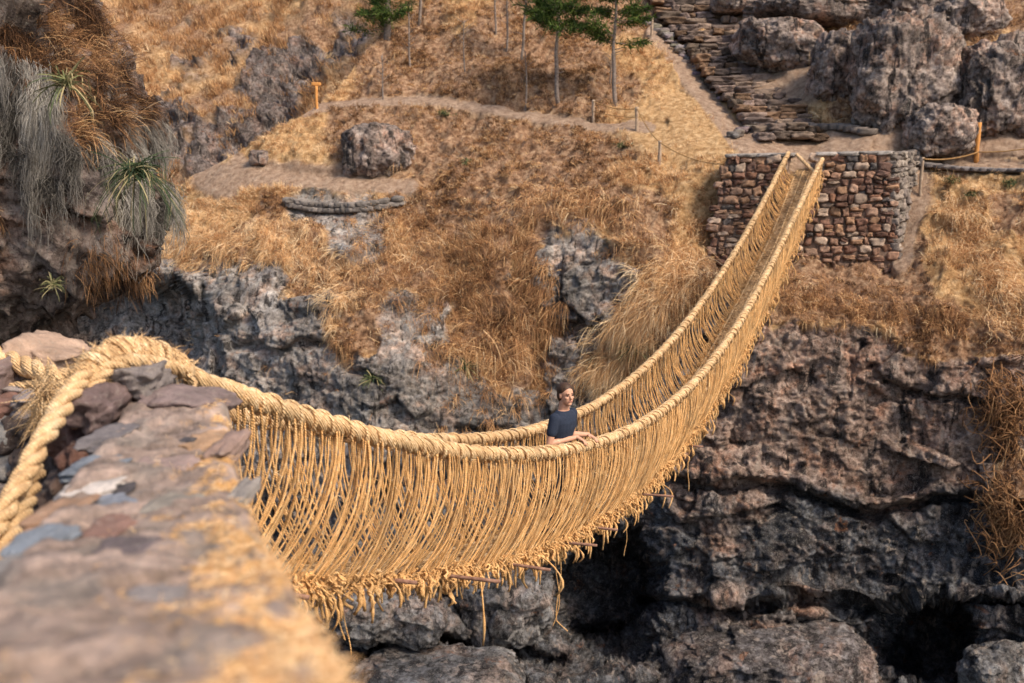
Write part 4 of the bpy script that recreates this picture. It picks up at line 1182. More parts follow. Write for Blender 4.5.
# knotted loose ends along the deck edge
def fringe_(sgn, y0, y1, k, seed, net):
    r = np.random.default_rng(seed); m = MB()
    y = r.uniform(y0, y1, k); y = np.sort(y)
    b0 = FLOOR(y, sgn * (0.35 + r.normal(size=k) * 0.045)) + np.stack([r.normal(size=k) * 0.02, r.normal(size=k) * 0.02, r.uniform(-0.04, 0.05, k)], -1)
    ln = r.gamma(1.6, 0.060, k) + 0.03
    n = 9; t = np.linspace(0, 1, n)[None, :, None]
    a = r.uniform(0, 6.28, k)
    side_ = np.stack([np.cos(a), np.sin(a), 0 * a], -1) * r.uniform(0.1, 0.7, k)[:, None] + OUT * sgn * 0.3
    Pn = b0[:, None] + side_[:, None] * ln[:, None, None] * np.sin(t * 2.2) * 0.8 + np.array([0, 0, -1.0]) * ln[:, None, None] * t ** 1.3 + r.normal(size=(k, 1, 3)) * 0.012 * np.sin(t * 7)
    rad = r.uniform(0.006, 0.0115, k)[:, None] * np.ones((1, n))
    rad[:, 5] *= 1.8; rad[:, 6] *= 1.8; rad[:, 7] *= 1.1; rad[:, 8] *= 1.3   # end knot
    tubes(m, Pn, rad, 5, tone(k, 0.35, 0.85))
    # knots at the edge
    q = np.linspace(0, 1, 10)[None, :, None]
    kk = k
    c = FLOOR(r.uniform(y0, y1, kk), sgn * (0.36 + r.normal(size=kk) * 0.04)) + np.stack([0 * y, 0 * y, r.uniform(-0.03, 0.07, kk)], -1)
    ph = r.uniform(0, 6.28, (kk, 1)); rr = r.uniform(0.016, 0.038, (kk, 1))
    u1 = unit(r.normal(size=(kk, 3)))[:, None]; u2 = unit(r.normal(size=(kk, 3)))[:, None]
    ang = ph + np.linspace(0, 5.6, 10)[None]
    tubes(m, c[:, None] + u1 * (rr * np.cos(ang))[..., None] + u2 * (rr * np.sin(ang))[..., None], r.uniform(0.006, 0.012, (kk, 1)) * np.ones((1, 10)), 5, tone(kk, 0.3, 0.9))
    kf = 3600
    yq = r.uniform(y0, y1, kf)
    bb = FLOOR(yq, sgn * (0.36 + r.normal(size=kf) * 0.05)) + np.stack([0 * yq, 0 * yq, r.uniform(-0.06, 0.06, kf)], -1)
    blades(m, bb, unit(r.normal(size=(kf, 3)) + np.array([0, 0, -0.5]) + OUT * sgn * 0.3), r.uniform(0.05, 0.13, kf), r.uniform(0, 0.8, kf), np.full(kf, 0.005), tone(kf, 0.4, 1.0))
    m.build('fringe', M['net'], net)
fringe_(1, 5.6, 29.8, 1900, 51, netA)
fringe_(-1, 6.2, 29.8, 700, 52, netB)
# long trailing ropes
def trail(px, py0, py1, y, seed, rad=0.008, sway=0.05, hook=0.0):
    r = np.random.default_rng(seed)
    a = P(px, py0, y); b = P(px, py1, y)
    t = np.linspace(0, 1, 24)
    p = a * (1 - t[:, None]) + b * t[:, None]
    p[:, 0] += sway * np.sin(t * 5 + seed) * t + hook * np.clip((t - 0.88) / 0.12, 0, 1) ** 1.0
    m = MB(); rope(m, p, rad, 0.06, 2, 5, seed, 0.02, (0.45, 0, 0, 1))
    m.build('trailing_rope', M['net'], bridge)
trail(560, 548, 631, 11.3, 1, 0.008, 0.06, 0.11); trail(556, 552, 626, 11.4, 5, 0.007, 0.07)
trail(341, 560, 640, 7.4, 2); trail(345, 560, 655, 7.4, 3, 0.006); trail(337, 565, 618, 7.35, 7, 0.006)
trail(688, 462, 491, 15.6, 4, 0.008, 0.02)
trail(626, 520, 556, 13.4, 6, 0.006, 0.03)
# tie rope between the rails and straw stuffing at the far gate
mb = MB()
tb = RB_(yB1 - 0.5) + np.array([0.25, 0.9, -0.15])
rope(mb, [RB_(yB1 + 0.2) + np.array([0.25, 0.1, -0.10]), (RB_(yB1) + RA(yA1)) / 2 + np.array([0.1, 0.1, -0.22]), RA(yA1) + np.array([-0.12, 0.2, -0.38])], 0.05, 0.3, 3, 7, 8, 0.03, (0.55, 0, 0, 1))
mb.build('tie_rope', M['rope'], bridge)
# whipping and frayed straw where the near rail bends over the anchor stone
mb = MB(); r = np.random.default_rng(9)
bend, _ = resample([P(68, 408, 4.47), P(82, 382, 4.62), P(102, 362, 4.78), P(128, 352, 4.95), P(158, 358, 5.1), P(184, 371, 5.3)], n=130)
tang = unit(np.gradient(bend, axis=0))
lo = []
for i in range(26, 124, 3):
    tg = tang[i]; n1 = unit(np.cross(tg, [0, 0, 1])); n2 = np.cross(tg, n1); a_ = np.linspace(0, 6.6, 15)
    lo.append(bend[i] + (n1[None] * np.cos(a_)[:, None] + n2[None] * np.sin(a_)[:, None]) * (0.066 + 0.006 * r.normal()) + tg * np.linspace(-0.02, 0.02, 15)[:, None])
tubes(mb, np.array(lo), r.uniform(0.010, 0.020, len(lo))[:, None] * np.ones((1, 15)), 5, tone(len(lo), 0.35, 0.75))
kf = 2600
i = r.integers(20, 129, kf)
blades(mb, bend[i] + unit(r.normal(size=(kf, 3))) * 0.065, unit(tang[i] * r.choice([-1, 1], (kf, 1)) * 0.8 + r.normal(size=(kf, 3)) * 0.7), r.uniform(0.04, 0.13, kf), r.uniform(0, 0.6, kf), np.full(kf, 0.005), tone(kf, 0.4, 0.95))
mb.build('whipping', M['rope'], bridge)
# second turn of rope round the anchor stone, hanging on its inner side
mb = MB(); rope(mb, [P(190, 374, 5.25), P(165, 366, 5.02), P(135, 361, 4.86), P(108, 368, 4.72), P(88, 392, 4.58), P(70, 425, 4.45)], 0.034, 0.26, 3, 7, 12, 0.03, (0.42, 0, 0, 1), 0.1)
rope(mb, [P(186, 372, 5.2), P(196, 384, 5.15), P(183, 394, 5.06), P(150, 398, 4.95), P(118, 398, 4.82)], 0.013, 0.1, 3, 5, 13, 0.03, (0.4, 0, 0, 1))
rope(mb, [P(36, 470, 4.1), P(22, 512, 3.75), P(6, 548, 3.5), P(-18, 590, 3.25), P(-66, 660, 3.0)], 0.038, 0.34, 3, 7, 21, 0.03, (0.40, 0, 0, 1), 0.08)
rope(mb, [P(70, 385, 5.9), P(40, 384, 6.0), P(0, 389, 6.1), P(-40, 396, 6.2)], 0.03, 0.2, 3, 6, 14, 0.03, (0.5, 0, 0, 1))
kf = 900; q = P(r.normal(46, 7, kf), r.normal(405, 16, kf), r.normal(5.4, 0.06, kf))
blades(mb, q, unit(r.normal(size=(kf, 3)) + np.array([0, 0, -0.9])), r.uniform(0.08, 0.2, kf), r.uniform(0, 0.7, kf), np.full(kf, 0.006), tone(kf, 0.25, 0.7))
mb.build('anchor_turn', M['rope'], bridge)

# ================================================================== NEAR PARAPET WALL
pw_r = np.array([(365, 392), (228, 400), (240, 470), (272, 540), (300, 580), (330, 622), (352, 683), (420, 860)], float)[1:]
def wall_pt(py, s):
    """s 0 left edge .. 1 right edge of the wall top"""
    d = np.interp(py, [380, 392, 440, 500, 560, 620, 683, 860], [5.1, 5.0, 3.95, 3.0, 2.2, 1.62, 1.20, 0.72])
    xl = np.where(py < 560, (560 - py) * 0.788, (560 - py) * 0.85)
    xr = np.interp(py, pw_r[:, 1], pw_r[:, 0])
    return P(xl + (xr - xl) * s, py, d)
pyw = 392 + 468 * np.linspace(0, 1, 220) ** 1.25
sw_ = np.linspace(0, 1, 110)
PYw, SW = np.meshgrid(pyw, sw_, indexing='ij')
TW = wall_pt(PYw, SW)
edge = np.minimum(SW, 1 - SW)
TW[..., 2] += 0.030 * fbm(TW * np.array([4, 4, 4]), 5, 81) + 0.018 * fbm(TW * 16, 4, 82) - 0.07 * np.exp(-edge / 0.035)
f1, f2, idw = worley(TW * np.array([5.0, 3.5, 5.0]), 83)
TW[..., 2] += 0.028 * (idw - 0.5) * sstep(0, 0.12, f2 - f1)
# colours: mauve mortar, grey patches, orange straw-stained areas on the right
og = sstep(-0.10, 0.55, 1.3 * fbm(TW * np.array([16, 10, 16]), 5, 84, 0.65) + 1.5 * (SW - 0.66) + 0.0022 * (PYw - 590))
base_c = np.array([0.27, 0.194, 0.155]) * (1 + 0.85 * fbm(TW * np.array([14, 9, 14]), 5, 85, 0.7))[..., None] + (idw - 0.5)[..., None] * np.array([0.06, 0.05, 0.05])
blu = sstep(0.15, 0.4, fbm(TW * np.array([6, 4, 6]) + 9, 3, 86))
base_c = base_c * (1 - 0.5 * blu[..., None]) + 0.5 * blu[..., None] * np.array([0.215, 0.185, 0.16])
base_c = base_c * (1 - og[..., None] * 0.8) + og[..., None] * 0.8 * np.array([0.58, 0.31, 0.095])
par = empty('stone_parapet', wall_pt(np.float64(520), np.float64(0.5)) - np.array([0, 0, 0.4]), 'weathered stone parapet with straw litter in the blurred foreground', 'wall')
mb = MB()
# sides hang down from the top edges
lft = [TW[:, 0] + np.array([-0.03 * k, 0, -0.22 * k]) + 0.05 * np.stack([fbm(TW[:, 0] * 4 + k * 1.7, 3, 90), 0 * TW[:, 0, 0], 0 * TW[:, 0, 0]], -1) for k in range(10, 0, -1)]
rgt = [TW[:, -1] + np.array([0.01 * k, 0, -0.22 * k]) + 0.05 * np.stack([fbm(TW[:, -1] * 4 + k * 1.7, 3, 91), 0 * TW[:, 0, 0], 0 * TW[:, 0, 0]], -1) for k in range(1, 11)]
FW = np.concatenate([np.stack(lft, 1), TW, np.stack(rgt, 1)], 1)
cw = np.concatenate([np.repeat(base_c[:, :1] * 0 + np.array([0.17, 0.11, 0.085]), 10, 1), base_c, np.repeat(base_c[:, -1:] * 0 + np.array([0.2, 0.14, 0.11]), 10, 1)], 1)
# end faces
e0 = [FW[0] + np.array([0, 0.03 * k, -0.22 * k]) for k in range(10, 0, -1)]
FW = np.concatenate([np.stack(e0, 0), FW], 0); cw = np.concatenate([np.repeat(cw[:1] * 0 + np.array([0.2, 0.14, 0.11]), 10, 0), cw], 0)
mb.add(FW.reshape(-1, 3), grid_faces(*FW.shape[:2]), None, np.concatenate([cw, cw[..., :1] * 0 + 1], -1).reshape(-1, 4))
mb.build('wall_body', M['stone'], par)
WD = lambda py: float(np.interp(py, [340, 392, 440, 500, 560, 620, 683], [5.3, 5.0, 3.95, 3.0, 2.2, 1.62, 1.20]))
def wstone(px, py, d, rx, ry, dep, col, seed, rot=0.0, n=18, parent=par, rough=0.22, power=5.0, tilt=0.0):
    c = P(px, py, d); ca, sa = math.cos(rot), math.sin(rot)
    ax = np.array([[ca, 0, sa], [0, math.cos(tilt), math.sin(tilt)], [-sa, -math.sin(tilt), ca * math.cos(tilt)]])
    m = MB(); stone(m, c, (rx * d / FPX, dep, ry * d / FPX), ax, n, seed, rough, tuple(col) + (1,), power)
    return m.build('stone', M['stone'], parent)
mauve, bluegrey, redb, tan_, white_, darkb = (0.20, 0.145, 0.135), (0.16, 0.175, 0.20), (0.13, 0.065, 0.047), (0.36, 0.22, 0.13), (0.52, 0.45, 0.40), (0.06, 0.052, 0.055)
WST = [(138, 378, 4.92, 27, 17, 0.20, (0.185, 0.155, 0.145), 1, 0.0), (186, 403, 4.85, 40, 13, 0.22, mauve, 2, -0.08), (100, 408, 4.62, 20, 22, 0.20, (0.125, 0.085, 0.08), 3, -0.5),
       (112, 434, 4.3, 18, 9, 0.20, (0.15, 0.13, 0.13), 4, 0.0), (208, 440, 4.15, 25, 8, 0.14, tan_, 5, 0.05), (184, 441, 4.1, 12, 6, 0.08, darkb, 6, 0.2),
       (96, 466, 3.75, 28, 8, 0.12, bluegrey, 7, 0.06), (112, 473, 3.66, 22, 7, 0.10, (0.22, 0.11, 0.07), 8, 0.0), (88, 488, 3.42, 28, 7, 0.09, white_, 9, 0.10),
       (124, 486, 3.4, 10, 6, 0.06, darkb, 10, 0.0), (106, 506, 3.2, 26, 7, 0.10, (0.18, 0.19, 0.22), 11, 0.05), (60, 512, 3.15, 24, 10, 0.14, (0.30, 0.18, 0.115), 12, 0.08),
       (40, 540, 2.85, 26, 9, 0.13, bluegrey, 13, 0.0), (108, 527, 2.95, 20, 9, 0.10, (0.21, 0.12, 0.095), 14, 0.0), (170, 508, 3.15, 28, 9, 0.14, (0.24, 0.205, 0.17), 15, 0.0),
       (126, 549, 2.7, 28, 9, 0.10, (0.13, 0.10, 0.10), 16, 0.0), (228, 446, 4.05, 12, 16, 0.2, (0.24, 0.16, 0.13), 17, 0.0), (243, 492, 3.3, 10, 12, 0.16, (0.22, 0.19, 0.17), 18, 0.2),
       (150, 600, 2.2, 30, 8, 0.08, (0.20, 0.17, 0.16), 19, 0.05), (10, 566, 2.55, 18, 8, 0.08, (0.19, 0.17, 0.16), 20, 0.0), (156, 465, 3.7, 36, 7, 0.12, (0.27, 0.19, 0.165), 21, 0.05)]
for a in WST:
    a = list(a)
    if a[1] > 425:
        k_ = WD(a[1]) / a[2]; a[2] = WD(a[1]) + 0.02; a[5] *= k_; a[4] *= 0.62; a[1] += 3
    wstone(*a)
# dark red upright stones on the wall's left flank
for a in [(76, 440, 4.8, 20, 28, 0.18, redb, 31, 0.35), (92, 470, 4.5, 18, 30, 0.16, (0.10, 0.05, 0.038), 32, 0.2), (72, 496, 4.5, 22, 26, 0.16, (0.085, 0.055, 0.045), 33, 0.5),
          (50, 526, 4.5, 22, 28, 0.16, (0.075, 0.052, 0.045), 34, 0.5), (58, 466, 5.0, 22, 30, 0.18, (0.07, 0.05, 0.045), 35, 0.2)]:
    wstone(*a)
# straw litter on the wall top
mb = MB(); r = np.random.default_rng(77)
pr = (og ** 2 * (PYw < 760) * np.gradient(pyw)[:, None]).ravel(); pr /= pr.sum()
kf = 9000
ix = r.choice(pr.size, kf, p=pr)
bb = TW.reshape(-1, 3)[ix] + r.normal(size=(kf, 3)) * np.array([0.008, 0.02, 0.004])
blades(mb, bb, unit(r.normal(size=(kf, 3)) * np.array([1, 1, 0.2]) + np.array([0, 0, 0.22])), r.uniform(0.012, 0.045, kf), r.uniform(0.0, 0.4, kf), np.full(kf, 0.0022), tone(kf, 0.6, 1.0))
tag(mb.build('straw_litter', M['grass']), 'orange straw litter scattered over the right side of the parapet', 'straw', kind='stuff')

# ================================================================== NEAR LEFT ABUTMENT (behind the rope)
na = empty('stone_abutment', P(10, 440, 6.2), 'near pile of grey abutment stones behind the anchor rope at the left edge', 'abutment')
r = np.random.default_rng(15)
for a in [(50, 358, 6.5, 30, 17, 0.25, (0.33, 0.225, 0.165), 41, -0.35), (28, 388, 6.25, 34, 12, 0.25, (0.25, 0.205, 0.19), 42, 0.12), (52, 399, 6.0, 26, 15, 0.25, (0.19, 0.155, 0.15), 43, 0.1),
          (0, 375, 6.15, 16, 16, 0.2, (0.15, 0.105, 0.095), 44, 0.0), (12, 405, 6.0, 20, 14, 0.2, (0.17, 0.09, 0.07), 45, 0.0), (2, 440, 5.8, 22, 22, 0.2, (0.22, 0.205, 0.19), 46, 0.1),
          (34, 432, 5.8, 20, 18, 0.2, (0.06, 0.042, 0.036), 47, 0.0), (8, 475, 5.6, 26, 20, 0.2, (0.19, 0.17, 0.155), 48, 0.0), (46, 462, 5.5, 24, 22, 0.2, (0.075, 0.05, 0.04), 49, 0.0),
          (70, 425, 5.7, 24, 24, 0.22, (0.085, 0.042, 0.032), 50, 0.0), (95, 415, 5.6, 20, 20, 0.22, (0.10, 0.06, 0.05), 51, 0.0), (-20, 400, 6.2, 22, 30, 0.2, (0.18, 0.15, 0.14), 52, 0.0),
          (30, 510, 5.2, 34, 26, 0.2, (0.10, 0.075, 0.065), 53, 0.0), (-14, 520, 5.2, 30, 30, 0.2, (0.15, 0.12, 0.11), 54, 0.0)]:
    wstone(*a, parent=na)
mb = MB()
c0 = P(-60, 420, 6.9)
stone(mb, P(10, 520, 6.6), (0.75, 0.55, 0.9), None, 24, 3, 0.12, (0.09, 0.065, 0.055, 1), 6)
mb.build('core', M['stone'], na)

# near bank rock below the walls (hidden from this camera, there for any other)
mb = MB(); nyb, nxb = 60, 50
yb = np.linspace(-3, 6.4, nyb)
xr_b = np.interp(yb, [-3, 0.9, 1.55, 5.0, 6.4], [0.0, -0.25, -0.62, -1.85, -2.3])
tt_ = np.linspace(0, 1, nxb)
Gb = np.zeros((nyb, nxb, 3))
for j, t in enumerate(tt_):
    Gb[:, j, 1] = yb
    if t < 0.5:
        Gb[:, j, 0] = xr_b - (0.5 - t) * 16; Gb[:, j, 2] = -2.35
    else:
        Gb[:, j, 0] = xr_b + (t - 0.5) * 0.6; Gb[:, j, 2] = -2.35 - (t - 0.5) * 2 * 15
Gb = np.concatenate([Gb, Gb[-1:] + np.array([0, 0.4, -3.0]), Gb[-1:] + np.array([0, 0.6, -15.0])], 0)
Gb += 0.12 * np.stack([fbm(Gb * 0.9, 4, 3), fbm(Gb * 0.9 + 9, 4, 4), fbm(Gb * 0.9 + 21, 4, 5)], -1)
mb.add(Gb.reshape(-1, 3), grid_faces(*Gb.shape[:2]))
tag(mb.build('near_bank', M['rock_brown']), 'rocky near bank under the parapet', 'bank', kind='structure')

# ================================================================== OVERHANGING CLIFF, LEFT
oc = np.array([-40.0, 150.0])
sil = np.array([(60, -90), (74, 0), (104, 50), (118, 95), (140, 140), (156, 185), (158, 230), (140, 262), (108, 276), (84, 300), (52, 322), (22, 338), (-30, 352), (-130, 360), (-240, 320), (-260, 100), (-220, -120), (-60, -160)], float)
ang = np.arctan2(sil[:, 1] - oc[1], sil[:, 0] - oc[0]); rad_ = np.hypot(sil[:, 0] - oc[0], sil[:, 1] - oc[1])
o_ = np.argsort(ang); ang, rad_ = ang[o_], rad_[o_]
nth, nph = 420, 220
th = np.linspace(-math.pi, math.pi, nth, endpoint=False)
rr_ = np.interp(th, np.r_[ang[-1] - 2 * math.pi, ang, ang[0] + 2 * math.pi], np.r_[rad_[-1], rad_, rad_[0]])
ph = np.linspace(0.02, math.pi - 0.02, nph)
D0 = 9.2
C0 = P(oc[0], oc[1], D0)
PH, TH = np.meshgrid(ph, th, indexing='ij')
RR = np.repeat(rr_[None], nph, 0) * np.sin(PH) ** 0.75
q = P(oc[0] + RR * np.cos(TH), oc[1] + RR * np.sin(TH), D0)
q[..., 1] += -1.25 * np.cos(PH) * (1 + 0.0 * TH)
# keep shape when pushed in depth: lateral position in metres stays
nO = unit(q - C0)
F1, F2, ID = worley(q * 2.2, 33)
F1b, F2b, IDb2 = worley(q * 7.0, 34)
q = q + nO * (0.20 * fbm(q * 1.2, 4, 35) + 0.22 * facets(q * 2.0 + 0.2 * fbm(q * 3, 3, 3)[..., None], 33)[0] + 0.08 * facets(q * 6.0, 37)[0] + 0.03 * (0.5 - F1b) + 0.05 * fbm(q * 6, 4, 36, billow=True))[..., None]
mb = MB(); mb.add(q.reshape(-1, 3), grid_faces(nph, nth, True))
tag(mb.build('overhanging_cliff', M['rock_brown']), 'overhanging rock face draped in grass and moss at the left edge', 'cliff', kind='structure')
Oc = q; On = unit(q - C0)
opx = oc[0] + RR * np.cos(TH); opy = oc[1] + RR * np.sin(TH)
front = (PH < 1.75)
def near_blades(wgt, k, nb, ln0, ln1, droop, t0, t1, spread, up_, name, label, mat, cat='grass', w=0.004, seed=0):
    r = np.random.default_rng(seed)
    pr = (wgt * front).ravel(); pr = pr / pr.sum()
    ix = r.choice(pr.size, k, p=pr)
    b = np.repeat(Oc.reshape(-1, 3)[ix], nb, 0) + r.normal(size=(k * nb, 3)) * spread
    nrm = np.repeat(On.reshape(-1, 3)[ix], nb, 0)
    dv = unit(nrm * 0.45 + np.asarray(up_) + r.normal(size=(k * nb, 3)) * 0.42 + np.repeat(r.normal(size=(k, 3)), nb, 0) * 0.62)
    tn_ = np.zeros((k * nb, 4)); tn_[:, 0] = np.clip(np.repeat(r.uniform(t0, t1, k), nb) + r.normal(0, 0.15, k * nb), 0, 1)
    m = MB(); blades(m, b, dv, r.uniform(ln0, ln1, k * nb), r.uniform(0.5, 1.2, k * nb) * droop, np.full(k * nb, w), tn_, segs=4)
    return tag(m.build(name, mat), label, cat, kind='stuff')
E = lambda cx, cy, rx, ry: sstep(1.15, 0.6, np.hypot((opx - cx) / rx, (opy - cy) / ry))
top_w = E(30, 5, 75, 62) + E(88, 55, 34, 50) + E(112, 105, 24, 36)
top_w = top_w * (0.04 + sstep(-0.1, 0.3, fbm(Oc * 3.0, 3, 8)))
near_blades(top_w, 900, 17, 0.07, 0.27, 0.8, -0.35, 0.27, 0.028, (0.15, -0.1, 0.45), 'brown_grass', 'tangled brown dry grass crowning the overhanging cliff', M['grass'], seed=1)
near_blades(E(92, 50, 26, 56) + 0.6 * E(118, 120, 18, 40), 300, 14, 0.10, 0.32, 0.5, 0.1, 0.7, 0.03, (0.5, -0.1, 0.5), 'straw_grass', 'pale straw tips along the crest of the overhanging cliff', M['grass'], seed=2)
near_blades(E(47, 222, 15, 20) + 0.4 * E(28, 130, 12, 30), 120, 12, 0.05, 0.15, 0.8, 0.35, 0.65, 0.02, (0, -0.2, -0.3), 'hanging_grass', 'tawny dry grass ball hanging on the overhanging cliff', M['grass'], seed=3)
near_blades(E(118, 250, 24, 26), 260, 5, 0.04, 0.18, 0.7, 0.05, 0.5, 0.04, (0, -0.1, -0.9), 'hanging_roots', 'rusty roots dangling under the overhanging cliff', M['grass'], 'roots', seed=4)
# grey moss curtains
def curtain(wgt, k, lo, hi, label, seed, t0=0.2, t1=0.9):
    r = np.random.default_rng(seed)
    pr = (wgt * front).ravel(); pr = pr / pr.sum(); ix = r.choice(pr.size, k, p=pr)
    b = Oc.reshape(-1, 3)[ix] + On.reshape(-1, 3)[ix] * 0.05
    L_ = r.uniform(lo, hi, k); n = 9; t = np.linspace(0, 1, n)[None, :, None]
    cl = fbm(b * np.array([7, 7, 3]), 3, seed); L_ = L_ * (0.75 + 0.9 * cl)
    p = b[:, None] + np.array([0, -0.02, -1.0]) * L_[:, None, None] * t + (On.reshape(-1, 3)[ix] * np.array([1, 1, 0]))[:, None] * 0.06 * np.sin(t * 2) + (np.stack([cl, cl * 0.5, 0 * cl], -1)[:, None] * 0.16) * np.sin(t * 2.6 + 5 * cl[:, None, None]) * t + r.normal(size=(k, 1, 3)) * 0.03 * np.sin(t * 5 + r.uniform(0, 6, (k, 1, 1))) + r.normal(size=(k, n, 3)) * 0.003
    tn_ = np.zeros((k, 4)); tn_[:, 0] = np.clip(r.uniform(t0, t1, k) * 0.6 + 0.14 + 0.80 * cl, 0, 1)
    m = MB(); tubes(m, p, (0.0030 * (1 - 0.7 * np.linspace(0, 1, n)))[None], 3, tn_, cap=False)
    return tag(m.build('hanging_moss', M['moss'], origin=b.mean(0)), label, 'moss', 'curtains of grey moss on the overhanging cliff')
curtain((E(62, 105, 26, 30) + E(84, 165, 26, 30)) * sstep(-0.25, 0.15, fbm(Oc * 4.5, 2, 18)), 5200, 0.15, 0.68, 'widest curtain of grey moss, left of the green spiky plant', 61, 0.35, 1.0)
curtain((E(132, 145, 16, 22) + E(150, 205, 10, 26)) * sstep(-0.2, 0.2, fbm(Oc * 6, 2, 19)), 2200, 0.15, 0.50, 'narrow pale moss curtain around the green spiky plant', 62, 0.5, 1.0)
curtain(E(30, 240, 16, 22), 700, 0.10, 0.30, 'short moss tuft beside the tawny grass ball', 63)
curtain(E(14, 130, 14, 20), 400, 0.10, 0.3, 'moss strands on the lichened rock at the left edge', 64)
rosette(0, 0, 0, 0.46, 'green spiky plant with drooping leaves on the overhanging cliff', 71, 150, 1.5, None, P(138, 172, 7.95), 0.010, 0.1, 0.6)
rosette(0, 0, 0, 0.34, 'pale half dry spiky plant among the brown grass of the overhanging cliff', 72, 50, 0.9, None, P(66, 84, 7.9), 0.012, 0.5, 1.0)
rosette(0, 0, 0, 0.16, 'small grey spiky plant low on the overhanging cliff', 73, 50, 0.7, None, P(53, 285, 7.9), 0.007, 0.6, 0.95)

# ================================================================== PERSON
yp = 11.14
feet = FLOOR(yp, np.float64(0.24)) + np.array([0.05, 0.06, 0.08])
fw = unit(np.array([0.78, -0.62, 0])); rt = np.array([fw[1], -fw[0], 0])          # facing direction, his right-hand side
def L2W(f, r_, z): return feet + fw * f + rt * r_ + np.array([0, 0, z])
man = empty('person', feet, 'man in a navy t-shirt leaning on the near rope rail of the bridge', 'person')
def capsule(mbx, a, b, ra, rb, n=14, fl=None):
    a = np.asarray(a); b = np.asarray(b)
    t = np.linspace(0, 1, 8)
    ax = unit(b - a)
    pts = [a - ax * ra * k for k in (0.98, 0.8, 0.45)] + [a + (b - a) * q for q in t] + [b + ax * rb * k for k in (0.45, 0.8, 0.98)]
    rr = [ra * k for k in (0.2, 0.6, 0.89)] + [ra + (rb - ra) * q for q in t] + [rb * k for k in (0.89, 0.6, 0.2)]
    tubes(mbx, np.array(pts)[None], np.array(rr)[None], n, ref=(0.31, 0.27, 0.91) if abs(ax[2]) < 0.8 else (0.8, 0.5, 0.1))
def ellips(mbx, c, sf, sr, sz, n=12, f=None, rtv=None, upv=None):
    Vv, Q = cs(n); S_ = unit(Vv)
    f = fw if f is None else f; rtv = rt if rtv is None else rtv; upv = np.array([0, 0, 1.0]) if upv is None else upv
    mbx.add(np.asarray(c) + S_[:, :1] * sf * f + S_[:, 1:2] * sr * rtv + S_[:, 2:] * sz * upv, Q)
def fuse(o, vox, it=6):
    m = o.modifiers.new('fuse', 'REMESH'); m.mode = 'VOXEL'; m.voxel_size = vox; m.use_smooth_shade = True
    s = o.modifiers.new('smooth', 'SMOOTH'); s.factor = 0.5; s.iterations = it
    return o
lean = 0.10
def railpt(y, up=0.075): return RA(y) + np.array([0, 0, up])
handR = railpt(10.99) ; handL = railpt(11.34)
# which side: his left hand is farther from the camera
shR, shL = L2W(lean - 0.01, 0.178, 1.40), L2W(lean - 0.01, -0.178, 1.40)
def elbow(sh, hand, outv):
    mid = (sh + hand) / 2; L1, L2 = 0.29, 0.30
    d = np.linalg.norm(hand - sh); hh = math.sqrt(max(L1 ** 2 - (d / 2) ** 2, 0.002))
    ax = unit(hand - sh); dn = unit(outv - ax * (outv @ ax))
    return mid + dn * hh
wrR = handR - fw * 0.07 + np.array([0, 0, 0.035]); wrL = handL - fw * 0.07 + np.array([0, 0, 0.035])
elR, elL = L2W(0.075, 0.245, 1.125), L2W(0.03, -0.235, 1.13)
mb = MB()
# torso, neck, head
TORSO = [(0.84, 0.015, 0.105, 0.160), (0.92, 0.02, 0.108, 0.168), (1.0, 0.03, 0.100, 0.155), (1.08, 0.042, 0.096, 0.146), (1.17, 0.055, 0.104, 0.154), (1.26, 0.07, 0.114, 0.170), (1.34, 0.08, 0.112, 0.180), (1.40, 0.085, 0.095, 0.178), (1.44, 0.088, 0.078, 0.140), (1.475, 0.092, 0.060, 0.080)]
def loft(mbx, rows, grow=0.0, n=22):
    a_ = np.linspace(0, 2 * math.pi, n, endpoint=False)
    R_ = []
    for z_, f_, sf, sr in rows:
        cs_, sn_ = np.cos(a_), np.sin(a_)
        cs_ = np.sign(cs_) * np.abs(cs_) ** 0.85; sn_ = np.sign(sn_) * np.abs(sn_) ** 0.85
        R_.append(feet + fw * (f_ + (sf + grow) * cs_)[:, None] + rt * ((sr + grow) * sn_)[:, None] + np.array([0, 0, z_]))
    R_ = np.concatenate([[np.repeat(R_[0].mean(0)[None], n, 0)], R_, [np.repeat(R_[-1].mean(0)[None], n, 0)]])
    mbx.add(R_.reshape(-1, 3), grid_faces(len(R_), n, True))
loft(mb, TORSO)
capsule(mb, L2W(0.085, 0, 1.42), L2W(0.105, 0, 1.57), 0.066, 0.060)
hf = unit(np.array([0.50, -0.86, 0.04])); hr = unit(np.cross(hf, [0, 0, 1])); hu = np.cross(hr, hf); hc = L2W(0.125, 0, 1.655)
H = lambda f, r_, u: hc + hf * f + hr * r_ + hu * u
ellips(mb, H(-0.012, 0, 0.025), 0.098, 0.075, 0.095, f=hf, rtv=hr, upv=hu)
ellips(mb, H(0.020, 0, -0.045), 0.072, 0.064, 0.076, f=hf, rtv=hr, upv=hu)      # face and jaw
ellips(mb, H(0.062, 0, -0.098), 0.026, 0.028, 0.020, f=hf, rtv=hr, upv=hu)      # chin
capsule(mb, H(0.082, 0, 0.012), H(0.108, 0, -0.028), 0.010, 0.015)               # nose
capsule(mb, H(0.078, 0.035, 0.024), H(0.078, -0.035, 0.024), 0.010, 0.010)       # brow
for sg_ in (1, -1):
    ellips(mb, H(-0.008, 0.077 * sg_, -0.008), 0.020, 0.010, 0.031, f=hf, rtv=hr, upv=hu)
    ellips(mb, H(0.062, 0.040 * sg_, -0.025), 0.022, 0.020, 0.018, f=hf, rtv=hr, upv=hu)
